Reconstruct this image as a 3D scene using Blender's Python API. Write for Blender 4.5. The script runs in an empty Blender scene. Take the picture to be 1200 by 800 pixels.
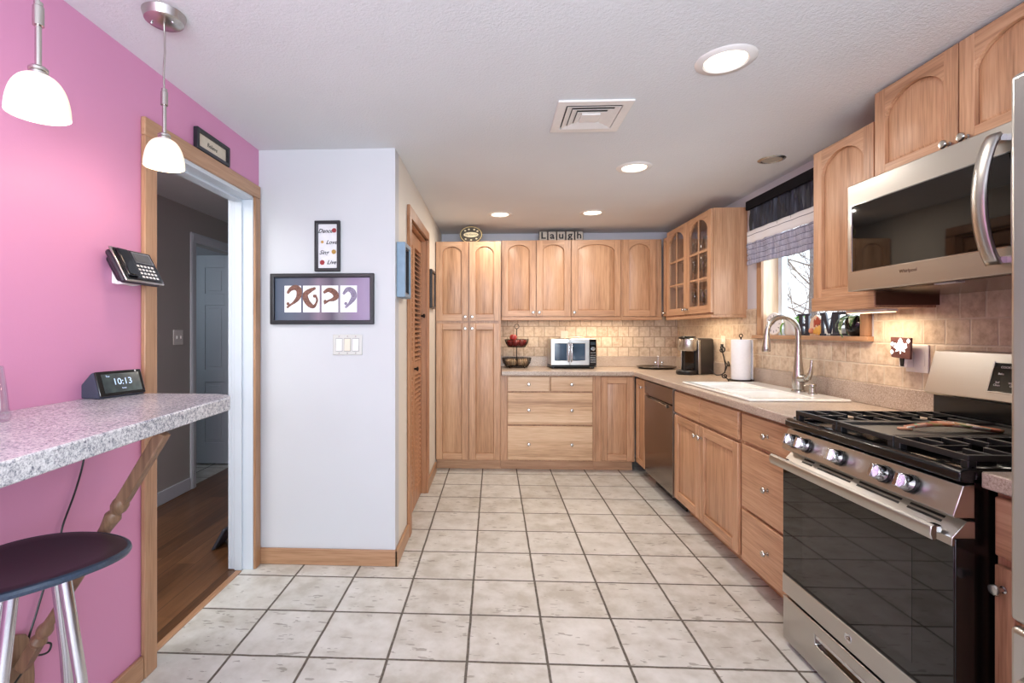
import bpy, bmesh, math, random
from mathutils import Vector, Matrix, Euler

random.seed(7)
PI = math.pi
scene = bpy.context.scene
COL = scene.collection

# ------------------------------------------------------------------ camera, world, light, exposure
cam_d = bpy.data.cameras.new('camera')
cam_d.sensor_width = 36.0
cam_d.lens = 36.0 * 575.0 / 1200.0
cam_d.shift_x = 46.0 / 1200.0
cam_d.shift_y = -12.0 / 1200.0
cam_d.clip_start = 0.05
cam = bpy.data.objects.new('camera', cam_d)
COL.objects.link(cam)
cam.location = (0, 0, 1.28)
cam.rotation_euler = (PI / 2, 0, math.atan(25.0 / 575.0))
scene.camera = cam

scene.view_settings.view_transform = 'Standard'
scene.view_settings.look = 'None'
scene.view_settings.gamma = 1.0
scene.view_settings.use_curve_mapping = False
scene.view_settings.exposure = 0.0
scene.cycles.use_denoising = True
scene.cycles.max_bounces = 10
scene.cycles.diffuse_bounces = 5
scene.cycles.caustics_reflective = False
scene.cycles.caustics_refractive = False
scene.cycles.sample_clamp_indirect = 6.0

world = bpy.data.worlds.new('world')
scene.world = world
world.use_nodes = True
wbg = world.node_tree.nodes['Background']
wbg.inputs[0].default_value = (0.86, 0.93, 1.0, 1)
wbg.inputs[1].default_value = 1.9


def area(name, loc, rot, sx, sy, power, color, shape='RECTANGLE', spread=PI):
    d = bpy.data.lights.new(name, 'AREA')
    d.shape = shape
    d.size = sx
    if shape in ('RECTANGLE', 'ELLIPSE'):
        d.size_y = sy
    d.energy = power
    d.color = color
    d.spread = spread
    o = bpy.data.objects.new(name, d)
    COL.objects.link(o)
    o.location = loc
    o.rotation_euler = rot
    return o


COOL = (0.76, 0.88, 1.0)
WARM = (1.0, 0.80, 0.58)
# daylight from the two windows in the wall behind the camera
area('daylight_rear_windows', (0.0, -2.93, 1.45), (PI / 2, 0, 0), 2.9, 1.6, 150, COOL)
# unseen fill light added behind the camera, aimed up to brighten the ceiling
area('ceiling_fill_light', (0.25, -0.9, 1.35), (math.radians(155), 0, 0), 0.9, 0.9, 62, (0.86, 0.93, 1.0))
# daylight falling in through the window over the sink
area('daylight_sink_window', (2.15, 3.02, 1.62), (0, PI / 2, 0), 0.75, 0.9, 10, COOL)
# unseen area light added to brighten the hall
area('hall_fill_light', (-1.95, 1.3, 2.2), (0, 0, 0), 0.8, 0.8, 34, (0.97, 0.97, 0.96))
# unseen cool light added in the far room to brighten the open door
area('far_room_fill_light', (-3.1, 3.45, 1.7), (math.radians(80), 0, 0), 0.6, 0.8, 3.5, COOL)

# ------------------------------------------------------------------ materials


def lin(c):
    return tuple(((x / 255.0) / 12.92 if x / 255.0 <= 0.04045 else ((x / 255.0 + 0.055) / 1.055) ** 2.4) for x in c)


class NT:
    def __init__(self, name):
        self.m = bpy.data.materials.new(name)
        self.m.use_nodes = True
        self.n = self.m.node_tree.nodes
        self.l = self.m.node_tree.links
        self.b = self.n['Principled BSDF']

    def set(self, s, v):
        if hasattr(v, 'is_output') and not isinstance(v, (int, float)):
            self.l.new(v, s)
        else:
            if isinstance(v, tuple) and len(v) == 3 and s.type == 'RGBA':
                v = (*v, 1)
            s.default_value = v

    def node(self, t, ins=None, out=0, **kw):
        n = self.n.new(t)
        for k, v in kw.items():
            setattr(n, k, v)
        for k, v in (ins or {}).items():
            self.set(n.inputs[k], v)
        return n.outputs[out]

    def math(self, op, a, b=0.0, c=0.0):
        return self.node('ShaderNodeMath', {0: a, 1: b, 2: c}, operation=op)

    def mix(self, f, a, b, mode='MIX'):
        n = self.n.new('ShaderNodeMix')
        n.data_type = 'RGBA'
        n.blend_type = mode
        self.set(n.inputs[0], f)
        self.set(n.inputs[6], a)
        self.set(n.inputs[7], b)
        return n.outputs[2]

    def obj(self):
        return self.n.new('ShaderNodeTexCoord').outputs['Object']

    def mapped(self, scale, loc=None, rot=None):
        n = self.n.new('ShaderNodeMapping')
        self.l.new(self.obj() if loc is None else loc, n.inputs['Vector'])
        n.inputs['Scale'].default_value = scale
        if rot:
            n.inputs['Rotation'].default_value = rot
        return n.outputs[0]

    def noise(self, vec, scale, detail=3.0, rough=0.5, out=0):
        return self.node('ShaderNodeTexNoise', {'Vector': vec, 'Scale': scale, 'Detail': detail, 'Roughness': rough}, out=out)

    def ramp(self, f, stops):
        n = self.n.new('ShaderNodeValToRGB')
        e = n.color_ramp.elements
        while len(e) < len(stops):
            e.new(0.5)
        for k, (p, c) in zip(e, stops):
            k.position = p
            k.color = (*c, 1) if len(c) == 3 else c
        self.set(n.inputs[0], f)
        return n.outputs[0]

    def bump(self, h, strength=0.3, dist=0.01):
        o = self.node('ShaderNodeBump', {'Height': h, 'Strength': strength, 'Distance': dist})
        self.l.new(o, self.b.inputs['Normal'])

    def done(self, color=None, rough=None, metal=None, spec=None, **kw):
        if color is not None:
            self.set(self.b.inputs['Base Color'], color)
        if rough is not None:
            self.set(self.b.inputs['Roughness'], rough)
        if metal is not None:
            self.set(self.b.inputs['Metallic'], metal)
        if spec is not None:
            self.set(self.b.inputs['Specular IOR Level'], spec)
        for k, v in kw.items():
            self.set(self.b.inputs[k], v)
        return self.m


def plain(name, rgb, rough=0.5, metal=0.0, spec=0.5, var=0.06, nscale=30.0, **kw):
    """one colour broken up by a faint procedural mottle"""
    t = NT(name)
    c = lin(rgb)
    n = t.noise(t.obj(), nscale, 2.0)
    d = tuple(max(0.0, x * (1 - var)) for x in c)
    u = tuple(min(1.0, x * (1 + var)) for x in c)
    return t.done(t.ramp(n, [(0.3, d), (0.7, u)]), rough, metal, spec, **kw)


def glow(name, rgb, strength):
    t = NT(name)
    return t.done(lin(rgb), 0.5, **{'Emission Color': lin(rgb), 'Emission Strength': strength})


def wood(name, axis, c_dark, c_mid, c_light, rough=0.38, stave=0.085, vary=0.10):
    """oak: grain runs along axis; staves of differing tone across it"""
    t = NT(name)
    rnd = t.n.new('ShaderNodeObjectInfo').outputs['Random']
    off = t.node('ShaderNodeCombineXYZ', {0: t.math('MULTIPLY', rnd, 37.0), 1: t.math('MULTIPLY', rnd, 11.0), 2: t.math('MULTIPLY', rnd, 53.0)})
    p = t.node('ShaderNodeVectorMath', {0: t.obj(), 1: off}, operation='ADD')
    sep = t.n.new('ShaderNodeSeparateXYZ')
    t.l.new(t.obj(), sep.inputs[0])
    cross = sep.outputs[{'x': 2, 'y': 2, 'z': 0}[axis]]
    st = t.math('FLOOR', t.math('DIVIDE', t.math('ADD', cross, t.math('MULTIPLY', rnd, 3.0)), stave))
    wn = t.node('ShaderNodeTexWhiteNoise', {'W': t.math('ADD', st, t.math('MULTIPLY', rnd, 91.0))}, noise_dimensions='1D')
    al, ac = 1.2, 24.0
    sc = {'x': (al, ac, ac), 'y': (ac, al, ac), 'z': (ac, ac, al)}[axis]
    m1 = t.mapped(sc, p)
    n1 = t.noise(m1, 1.0, 4.0, 0.6)
    sc2 = {'x': (6, 130, 130), 'y': (130, 6, 130), 'z': (130, 130, 6)}[axis]
    n2 = t.noise(t.mapped(sc2, p), 1.0, 2.0, 0.6)
    f = t.math('ADD', t.math('MULTIPLY', n1, 0.55), t.math('MULTIPLY', n2, 0.5))
    f = t.math('ADD', f, t.math('MULTIPLY', t.math('SUBTRACT', wn, 0.5), vary))
    col = t.ramp(f, [(0.28, lin(c_dark)), (0.52, lin(c_mid)), (0.78, lin(c_light))])
    t.bump(n2, 0.06, 0.003)
    return t.done(col, rough)


OAK = ((142, 101, 72), (190, 146, 111), (214, 174, 139))
wood_v = wood('oak_vertical_grain', 'z', *OAK)
wood_h = wood('oak_horizontal_grain', 'x', *OAK)
wood_y = wood('oak_depth_grain', 'y', *OAK)
DR = ((162, 124, 92), (205, 168, 132), (228, 198, 164))
wood_dr = wood('oak_drawer_front', 'x', *DR, stave=0.07, vary=0.26)
trim_v = wood('oak_trim_vertical', 'z', (132, 92, 62), (172, 131, 98), (190, 150, 116), stave=3.0)
trim_h = wood('oak_trim_horizontal', 'x', (132, 92, 62), (172, 131, 98), (190, 150, 116), stave=3.0)
trim_y = wood('oak_trim_along_wall', 'y', (132, 92, 62), (172, 131, 98), (190, 150, 116), stave=3.0)
louver_wood = wood('pine_louvre', 'z', (138, 90, 60), (180, 128, 92), (198, 148, 110), stave=3.0)
brace_wood = wood('brace_wood', 'z', (92, 66, 48), (130, 98, 74), (154, 120, 94), rough=0.45, stave=3.0)
pine_pale = wood('pine_window_jamb', 'z', (212, 178, 140), (236, 208, 174), (246, 224, 196), stave=3.0)
dark_brown = plain('stained_cabinet_side', (92, 58, 38), 0.5)


def hall_planks():
    t = NT('hall_floor_planks')
    sep = t.n.new('ShaderNodeSeparateXYZ')
    t.l.new(t.obj(), sep.inputs[0])
    u = t.math('DIVIDE', sep.outputs[0], 0.11)
    fl = t.math('FLOOR', u)
    w1 = t.node('ShaderNodeTexWhiteNoise', {'W': fl}, noise_dimensions='1D')
    v = t.math('DIVIDE', t.math('ADD', sep.outputs[1], t.math('MULTIPLY', w1, 3.1)), 0.85)
    w2 = t.node('ShaderNodeTexWhiteNoise', {'Vector': t.node('ShaderNodeCombineXYZ', {0: fl, 1: t.math('FLOOR', v)})}, noise_dimensions='3D')
    n = t.noise(t.mapped((30, 2.0, 1)), 1.0, 4.0, 0.6)
    f = t.math('ADD', t.math('MULTIPLY', n, 0.7), t.math('MULTIPLY', w2, 0.3))
    col = t.ramp(f, [(0.25, lin((72, 48, 30))), (0.5, lin((106, 72, 46))), (0.8, lin((134, 96, 64)))])
    fr = t.math('FRACT', u)
    seam = t.math('LESS_THAN', fr, 0.03)
    col = t.mix(seam, col, lin((48, 32, 22)))
    return t.done(col, 0.28)


def floor_tiles(name, px, x0, py, y0):
    t = NT(name)
    sep = t.n.new('ShaderNodeSeparateXYZ')
    t.l.new(t.obj(), sep.inputs[0])
    wob = t.noise(t.obj(), 9.0, 2.0)
    wv = t.math('MULTIPLY', t.math('SUBTRACT', wob, 0.5), 0.016)
    u = t.math('ADD', t.math('DIVIDE', t.math('SUBTRACT', sep.outputs[0], x0), px), wv)
    v = t.math('ADD', t.math('DIVIDE', t.math('SUBTRACT', sep.outputs[1], y0), py), wv)
    fu, fv = t.math('FRACT', u), t.math('FRACT', v)
    eu = t.math('MINIMUM', fu, t.math('SUBTRACT', 1.0, fu))
    ev = t.math('MINIMUM', fv, t.math('SUBTRACT', 1.0, fv))
    e = t.math('MINIMUM', eu, ev)
    cell = t.node('ShaderNodeCombineXYZ', {0: t.math('FLOOR', u), 1: t.math('FLOOR', v)})
    wn = t.node('ShaderNodeTexWhiteNoise', {'Vector': cell}, out=1, noise_dimensions='3D')
    wval = t.node('ShaderNodeTexWhiteNoise', {'Vector': cell}, noise_dimensions='3D')
    p = t.node('ShaderNodeVectorMath', {0: t.obj(), 1: t.node('ShaderNodeVectorMath', {0: wn, 1: (7.0, 7.0, 7.0)}, operation='MULTIPLY')}, operation='ADD')
    n1 = t.noise(p, 9.0, 4.0, 0.6)
    base = t.ramp(t.math('ADD', n1, t.math('MULTIPLY', t.math('SUBTRACT', wval, 0.5), 0.14)),
                  [(0.3, lin((186, 181, 170))), (0.5, lin((206, 203, 195))), (0.7, lin((220, 218, 212)))])
    # short dark worn dashes, different on each tile
    mp = t.node('ShaderNodeMapping', {'Vector': p, 'Scale': (13.0, 45.0, 1.0), 'Rotation': (0, 0, 0.9)})
    n2 = t.noise(mp, 1.0, 2.0, 0.5)
    mp3 = t.node('ShaderNodeMapping', {'Vector': p, 'Scale': (12.0, 50.0, 1.0), 'Rotation': (0, 0, 2.3)})
    n3 = t.noise(mp3, 1.0, 2.0, 0.5)
    n4 = t.noise(p, 5.0, 1.0)
    dash = t.math('MAXIMUM', t.math('GREATER_THAN', n2, 0.675), t.math('GREATER_THAN', n3, 0.685))
    dash = t.math('MULTIPLY', dash, t.math('GREATER_THAN', n4, 0.44))
    base = t.mix(t.math('MULTIPLY', dash, 0.55), base, lin((118, 110, 96)))
    ng = t.noise(t.obj(), 60.0, 2.0)
    grout = t.ramp(ng, [(0.3, lin((84, 77, 68))), (0.7, lin((116, 108, 98)))])
    mask = t.node('ShaderNodeMapRange', {0: e, 1: 0.013, 2: 0.020, 3: 1.0, 4: 0.0})
    col = t.mix(mask, base, grout)
    h = t.math('ADD', t.math('SUBTRACT', 1.0, mask), t.math('MULTIPLY', n1, 0.12))
    t.bump(h, 0.5, 0.004)
    t.set(t.b.inputs['Roughness'], t.node('ShaderNodeMapRange', {0: mask, 1: 0.0, 2: 1.0, 3: 0.36, 4: 0.85}))
    return t.done(col)


def wall_tiles(name, iu, p, u0, v0, joint):
    """tumbled stone wall tile with staggered joints"""
    t = NT(name)
    sep = t.n.new('ShaderNodeSeparateXYZ')
    t.l.new(t.obj(), sep.inputs[0])
    wv = t.math('MULTIPLY', t.math('SUBTRACT', t.noise(t.obj(), 25.0, 2.0), 0.5), 0.05)
    v = t.math('ADD', t.math('DIVIDE', t.math('SUBTRACT', sep.outputs[2], v0), p), wv)
    row = t.math('FLOOR', v)
    sh = t.math('MULTIPLY', t.math('FRACT', t.math('MULTIPLY', row, 0.5)), 0.85)
    u = t.math('ADD', t.math('ADD', t.math('DIVIDE', t.math('SUBTRACT', sep.outputs[iu], u0), p), wv), sh)
    fu, fv = t.math('FRACT', u), t.math('FRACT', v)
    e = t.math('MINIMUM', t.math('MINIMUM', fu, t.math('SUBTRACT', 1.0, fu)), t.math('MINIMUM', fv, t.math('SUBTRACT', 1.0, fv)))
    cell = t.node('ShaderNodeCombineXYZ', {0: t.math('FLOOR', u), 1: row})
    wval = t.node('ShaderNodeTexWhiteNoise', {'Vector': cell}, noise_dimensions='3D')
    n1 = t.noise(t.obj(), 26.0, 4.0, 0.65)
    f = t.math('ADD', n1, t.math('MULTIPLY', t.math('SUBTRACT', wval, 0.5), 0.17))
    base = t.ramp(f, [(0.25, lin((172, 148, 126))), (0.5, lin((204, 184, 160))), (0.75, lin((222, 206, 186)))])
    mask = t.node('ShaderNodeMapRange', {0: e, 1: 0.020, 2: 0.048, 3: 1.0, 4: 0.0})
    col = t.mix(mask, base, lin(joint))
    t.bump(t.math('ADD', t.math('SUBTRACT', 1.0, mask), t.math('MULTIPLY', n1, 0.4)), 0.5, 0.004)
    return t.done(col, 0.6)


def laminate(name, stops, scale, rough=0.3):
    t = NT(name)
    n1 = t.noise(t.obj(), scale, 3.0, 0.7)
    n2 = t.noise(t.obj(), scale * 2.7, 2.0, 0.6)
    n3 = t.noise(t.obj(), 6.0, 2.0)
    f = t.math('ADD', t.math('ADD', t.math('MULTIPLY', n1, 0.6), t.math('MULTIPLY', n2, 0.4)), t.math('MULTIPLY', t.math('SUBTRACT', n3, 0.5), 0.15))
    return t.done(t.ramp(f, stops), rough)


def painted(name, rgb, rough=0.6, tex=90.0, strength=0.12, var=0.02):
    t = NT(name)
    n = t.noise(t.obj(), tex, 3.0, 0.6)
    c = lin(rgb)
    big = t.noise(t.obj(), 1.5, 2.0)
    col = t.ramp(big, [(0.3, tuple(x * (1 - var) for x in c)), (0.7, tuple(min(1, x * (1 + var)) for x in c))])
    t.bump(n, strength, 0.006)
    return t.done(col, rough)


def steel(name, rgb=(190, 187, 183), rough=0.3, axis='x'):
    t = NT(name)
    sc = {'x': (2, 500, 500), 'y': (500, 2, 500), 'z': (500, 500, 2)}[axis]
    n = t.noise(t.mapped(sc), 1.0, 2.0)
    c = lin(rgb)
    col = t.ramp(n, [(0.3, tuple(x * 0.985 for x in c)), (0.7, tuple(min(1, x * 1.012) for x in c))])
    return t.done(col, rough, 1.0)


def glass_mat(name, tint=(1, 1, 1), rough=0.0, alpha=None, ior=1.45):
    """clear pane: mostly transparent with a mirror sheen by angle"""
    t = NT(name)
    n = t.n
    tr = n.new('ShaderNodeBsdfTransparent')
    tr.inputs[0].default_value = (*tint, 1)
    gl = n.new('ShaderNodeBsdfGlossy')
    gl.inputs['Roughness'].default_value = 0.02
    lw = n.new('ShaderNodeLayerWeight')
    f0 = ((ior - 1) / (ior + 1)) ** 2
    fac = t.math('ADD', f0, t.math('MULTIPLY', t.math('POWER', lw.outputs['Facing'], 4.0), 0.7 - f0))
    mx = n.new('ShaderNodeMixShader')
    t.l.new(fac, mx.inputs[0])
    t.l.new(tr.outputs[0], mx.inputs[1])
    t.l.new(gl.outputs[0], mx.inputs[2])
    t.l.new(mx.outputs[0], n['Material Output'].inputs[0])
    return t.m


pink_paint = painted('pink_wall_paint', (211, 143, 179), 0.5, 140, 0.05)
white_paint = painted('white_wall_paint', (203, 204, 207), 0.55, 140, 0.05)
cream_paint = painted('cream_wall_paint', (226, 219, 207), 0.55, 140, 0.05)
grey_paint = painted('grey_wall_paint', (205, 205, 212), 0.55, 140, 0.05)
hall_paint = painted('hall_wall_paint', (176, 172, 168), 0.6, 140, 0.05)
ceiling_paint = painted('stippled_ceiling_paint', (221, 224, 226), 0.8, 105, 0.45, 0.03)
white_trim = painted('white_gloss_trim', (206, 214, 222), 0.35, 120, 0.03)
door_paint = painted('hall_door_paint', (176, 182, 190), 0.45, 120, 0.03)
tile_floor = floor_tiles('ceramic_floor_tile', 0.312, -0.105, 0.3135, 2.526)
bath_floor = floor_tiles('far_room_floor_tile', 0.30, 0.0, 0.30, 0.0)
plank_floor = hall_planks()
tile_back = wall_tiles('stone_tile_back', 0, 0.106, 0.03, 0.058, (166, 144, 122))
tile_right = wall_tiles('stone_tile_right', 1, 0.106, 0.02, 0.058, (212, 198, 178))
lam_counter = laminate('beige_speckled_laminate', [(0.34, lin((120, 100, 86))), (0.46, lin((170, 152, 137))), (0.56, lin((188, 172, 157))), (0.68, lin((216, 205, 194)))], 160)
lam_bar = laminate('grey_speckled_laminate', [(0.36, lin((98, 102, 114))), (0.45, lin((168, 170, 177))), (0.54, lin((212, 212, 214))), (0.66, lin((236, 237, 239)))], 120, 0.22)
st_h = steel('brushed_steel', axis='y', rough=0.28)
st_x = steel('brushed_steel_across', axis='x', rough=0.28)
st_v = steel('brushed_steel_upright', axis='z', rough=0.28)
st_dark = steel('dark_brushed_steel', (128, 112, 98), 0.2, axis='x')
chrome = steel('chrome', (206, 208, 212), 0.16, axis='z')
nickel = steel('brushed_nickel', (190, 186, 180), 0.26, axis='z')
black_glass = plain('black_glass', (9, 8, 8), 0.03, 0, 0.6, 0.02)
oven_glass = plain('oven_door_glass', (20, 19, 19), 0.03, 0, 0.5, 0.02)
black_enamel = plain('black_enamel', (14, 14, 15), 0.18)
black_plastic = plain('black_plastic', (20, 20, 22), 0.35)
black_iron = plain('cast_iron', (22, 22, 24), 0.42)
griddle_mat = plain('griddle_plate', (66, 62, 58), 0.5)
wire_mat = plain('dark_wire', (34, 28, 24), 0.4, 0.6)
white_porcelain = plain('white_porcelain', (238, 238, 234), 0.15, var=0.01)
white_plastic = plain('white_plastic', (232, 230, 226), 0.35, var=0.02)
cream_plastic = plain('cream_plastic', (226, 216, 198), 0.4, var=0.02)
paper_white = plain('paper_white', (242, 242, 244), 0.9, var=0.02, nscale=60)
black_frame = plain('black_picture_frame', (30, 30, 36), 0.35)
ink = plain('black_ink', (28, 28, 34), 0.7)
red_ink = plain('red_flower_print', (180, 70, 76), 0.8)
gold_ink = plain('gold_flower_print', (206, 160, 84), 0.8)
blue_frame = plain('blue_grey_frame_paint', (128, 152, 172), 0.5)
leaf_green = plain('green_leaf', (106, 168, 62), 0.45, var=0.2)
dark_green = plain('dark_leaf', (58, 92, 50), 0.45, var=0.25)
clear_glass = glass_mat('clear_glass')
ware_glass = glass_mat('glassware', (0.93, 0.95, 0.96), ior=1.9)
vinyl_white = plain('white_vinyl', (222, 232, 240), 0.35, var=0.02)

# ------------------------------------------------------------------ mesh helpers


class MB:
    """collects shapes, then becomes ONE mesh object"""

    def __init__(self):
        self.bm = bmesh.new()
        self.T = Matrix.Identity(4)
        self.mi = 0

    def v(self, p):
        return self.bm.verts.new(self.T @ Vector(p))

    def f(self, vs):
        try:
            fc = self.bm.faces.new(vs)
            fc.material_index = self.mi
            return fc
        except ValueError:
            return None

    def box(self, x0, x1, y0, y1, z0, z1):
        a = [self.v((x, y, z)) for z in (z0, z1) for y in (y0, y1) for x in (x0, x1)]
        for q in ((0, 2, 3, 1), (4, 5, 7, 6), (0, 1, 5, 4), (2, 6, 7, 3), (0, 4, 6, 2), (1, 3, 7, 5)):
            self.f([a[i] for i in q])
        return self

    def prism(self, pts, d0, d1, axis='y'):
        def P(a, b, d):
            return {'x': (d, a, b), 'y': (a, d, b), 'z': (a, b, d)}[axis]
        A = [self.v(P(a, b, d0)) for a, b in pts]
        B = [self.v(P(a, b, d1)) for a, b in pts]
        self.f(A)
        self.f(B[::-1])
        n = len(pts)
        for i in range(n):
            self.f([A[i], B[i], B[(i + 1) % n], A[(i + 1) % n]])
        return self

    def lathe(self, prof, o=(0, 0, 0), ax=(0, 0, 1), n=20, a0=0.0, a1=2 * PI):
        ax = Vector(ax).normalized()
        q = ax.to_track_quat('Z', 'Y').to_matrix()
        o = Vector(o)
        full = abs(a1 - a0 - 2 * PI) < 1e-6
        m = n if full else n + 1
        rings = []
        for r, h in prof:
            if r < 1e-6:
                rings.append([self.v(o + ax * h)])
            else:
                rings.append([self.v(o + q @ Vector((r * math.cos(a0 + (a1 - a0) * k / n), r * math.sin(a0 + (a1 - a0) * k / n), h))) for k in range(m)])
        for A, B in zip(rings[:-1], rings[1:]):
            for k in range(n):
                k2 = (k + 1) % m
                if len(A) == 1 and len(B) == 1:
                    continue
                if len(A) == 1:
                    self.f([A[0], B[k], B[k2]])
                elif len(B) == 1:
                    self.f([A[k], A[k2], B[0]])
                else:
                    self.f([A[k], A[k2], B[k2], B[k]])
        return self

    def cyl(self, p0, p1, r0, r1=None, n=16):
        p0, p1 = Vector(p0), Vector(p1)
        r1 = r0 if r1 is None else r1
        L = (p1 - p0).length
        return self.lathe([(0, 0), (r0, 0), (r1, L), (0, L)], p0, p1 - p0, n)

    def tube(self, pts, r, n=8, closed=False):
        pts = [Vector(p) for p in pts]
        m = len(pts)
        rs = r if isinstance(r, (list, tuple)) else [r] * m
        up = None
        rings = []
        for i, p in enumerate(pts):
            if closed:
                t = pts[(i + 1) % m] - pts[i - 1]
            else:
                t = pts[min(i + 1, m - 1)] - pts[max(i - 1, 0)]
            t.normalize()
            if up is None:
                up = t.orthogonal().normalized()
            else:
                up = (up - t * up.dot(t))
                up = up.normalized() if up.length > 1e-6 else t.orthogonal().normalized()
            b = t.cross(up)
            rings.append([self.v(p + (up * math.cos(2 * PI * k / n) + b * math.sin(2 * PI * k / n)) * rs[i]) for k in range(n)])
        pairs = list(zip(rings[:-1], rings[1:]))
        if closed:
            pairs.append((rings[-1], rings[0]))
        for A, B in pairs:
            for k in range(n):
                self.f([A[k], A[(k + 1) % n], B[(k + 1) % n], B[k]])
        if not closed:
            self.f(rings[0][::-1])
            self.f(rings[-1])
        return self

    def ball(self, c, r, s=(1, 1, 1), n=14, m=9):
        c = Vector(c)
        prof = [(math.sin(PI * i / m), -math.cos(PI * i / m)) for i in range(m + 1)]
        rings = []
        for a, h in prof:
            if a < 1e-6:
                rings.append([self.v(c + Vector((0, 0, h * r * s[2])))])
            else:
                rings.append([self.v(c + Vector((a * r * s[0] * math.cos(2 * PI * k / n), a * r * s[1] * math.sin(2 * PI * k / n), h * r * s[2]))) for k in range(n)])
        for A, B in zip(rings[:-1], rings[1:]):
            for k in range(n):
                k2 = (k + 1) % n
                if len(A) == 1:
                    self.f([A[0], B[k2], B[k]])
                elif len(B) == 1:
                    self.f([A[k], A[k2], B[0]])
                else:
                    self.f([A[k], A[k2], B[k2], B[k]])
        return self

    def slab(self, xs, ys, holes, d0, d1, axis='z'):
        """grid slab with the cells in holes left out; outer faces only"""
        def P(a, b, d):
            return {'x': (d, a, b), 'y': (a, d, b), 'z': (a, b, d)}[axis]
        nx, ny = len(xs) - 1, len(ys) - 1
        V = {}

        def g(i, j, k):
            if (i, j, k) not in V:
                V[(i, j, k)] = self.v(P(xs[i], ys[j], (d0, d1)[k]))
            return V[(i, j, k)]
        solid = lambda i, j: 0 <= i < nx and 0 <= j < ny and (i, j) not in holes
        for i in range(nx):
            for j in range(ny):
                if not solid(i, j):
                    continue
                self.f([g(i, j, 1), g(i + 1, j, 1), g(i + 1, j + 1, 1), g(i, j + 1, 1)])
                self.f([g(i, j, 0), g(i, j + 1, 0), g(i + 1, j + 1, 0), g(i + 1, j, 0)])
                for (di, dj, a, b) in ((-1, 0, (i, j), (i, j + 1)), (1, 0, (i + 1, j), (i + 1, j + 1)), (0, -1, (i, j), (i + 1, j)), (0, 1, (i, j + 1), (i + 1, j + 1))):
                    if not solid(i + di, j + dj):
                        self.f([g(*a, 0), g(*b, 0), g(*b, 1), g(*a, 1)])
        return self

    def sheet(self, fn, nu, nv):
        G = [[self.v(fn(i / nu, j / nv)) for j in range(nv + 1)] for i in range(nu + 1)]
        for i in range(nu):
            for j in range(nv):
                self.f([G[i][j], G[i + 1][j], G[i + 1][j + 1], G[i][j + 1]])
        return self

    def text(self, s, size, at=(0, 0, 0), depth=0.0006, shear=0.0, align='CENTER', sx=1.0, facing='y', bold=0.0):
        """lettering facing -y (or +z) with its centre at the given point"""
        cu = bpy.data.curves.new('lettering', 'FONT')
        cu.body = s
        cu.size = size
        cu.extrude = depth
        cu.shear = shear
        cu.align_x = align
        cu.offset = bold
        cu.align_y = 'CENTER'
        cu.resolution_u = 3
        ob = bpy.data.objects.new('lettering', cu)
        me = bpy.data.meshes.new_from_object(ob)
        M = Matrix.Translation(at) @ (Matrix.Rotation(PI / 2, 4, 'X') if facing == 'y' else Matrix.Identity(4)) @ Matrix.Diagonal((sx, 1, 1, 1))
        vs = [self.v(M @ v.co) for v in me.vertices]
        for p in me.polygons:
            self.f([vs[i] for i in p.vertices])
        bpy.data.objects.remove(ob)
        bpy.data.meshes.remove(me)
        bpy.data.curves.remove(cu)
        return self


def obj(name, mb, mats, parent=None, bevel=0.0, smooth=None, seg=2, solid=0.0, subsurf=0, loc=None):
    bm = mb.bm
    bmesh.ops.remove_doubles(bm, verts=bm.verts, dist=1e-6)
    bmesh.ops.recalc_face_normals(bm, faces=bm.faces)
    me = bpy.data.meshes.new(name)
    if loc is not None:
        bm.transform(Matrix.Translation(-Vector(loc)))
    bm.to_mesh(me)
    bm.free()
    for m in (mats if isinstance(mats, (list, tuple)) else [mats]):
        me.materials.append(m)
    if smooth is None:
        smooth = 38
    if smooth:
        for p in me.polygons:
            p.use_smooth = True
        me.set_sharp_from_angle(angle=math.radians(smooth))
    o = bpy.data.objects.new(name, me)
    COL.objects.link(o)
    if loc is not None:
        o.location = loc
    if parent is not None:
        o.parent = parent
    if solid:
        md = o.modifiers.new('thickness', 'SOLIDIFY')
        md.thickness = solid
        md.offset = 0
    if bevel:
        md = o.modifiers.new('bevel', 'BEVEL')
        md.width = bevel
        md.segments = seg
        md.limit_method = 'ANGLE'
        md.angle_limit = math.radians(50)
    if subsurf:
        md = o.modifiers.new('subsurf', 'SUBSURF')
        md.levels = subsurf
        md.render_levels = subsurf
    return o


def thing(name, label, cat, loc=(0, 0, 0), rotz=0.0, group=None):
    o = bpy.data.objects.new(name, None)
    COL.objects.link(o)
    o.empty_display_size = 0.05
    o.location = loc
    o.rotation_euler = (0, 0, rotz)
    return tag(o, label, cat, group)


def tag(o, label, cat, group=None):
    o['label'] = label
    o['category'] = cat
    if group:
        o['group'] = group
    return o


def struct(name, mb, m, parent=None, **kw):
    o = obj(name, mb, m, parent, **kw)
    if parent is None:
        o['kind'] = 'structure'
    return o


def dup(root, loc=None, rotz=None, label=None, group=None):
    r = root.copy()
    COL.objects.link(r)
    if loc is not None:
        r.location = loc
    if rotz is not None:
        r.rotation_euler = (0, 0, rotz)
    if label:
        r['label'] = label
    if group:
        r['group'] = group
    for ch in list(root.children):
        c = ch.copy()
        COL.objects.link(c)
        c.parent = r
        for g in list(ch.children):
            d = g.copy()
            COL.objects.link(d)
            d.parent = c
    return r


def box_mb(*a):
    return MB().box(*a)


R_RIGHT = -PI / 2      # things whose front faces the room from the right wall (-X)
R_LEFT = PI / 2        # things whose front faces the room from the left wall (+X)

# ------------------------------------------------------------------ room shell
CEIL = 2.28
XL, XR, YW, YB = -1.30, 1.86, 2.66, 5.05
YF = -3.0

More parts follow.
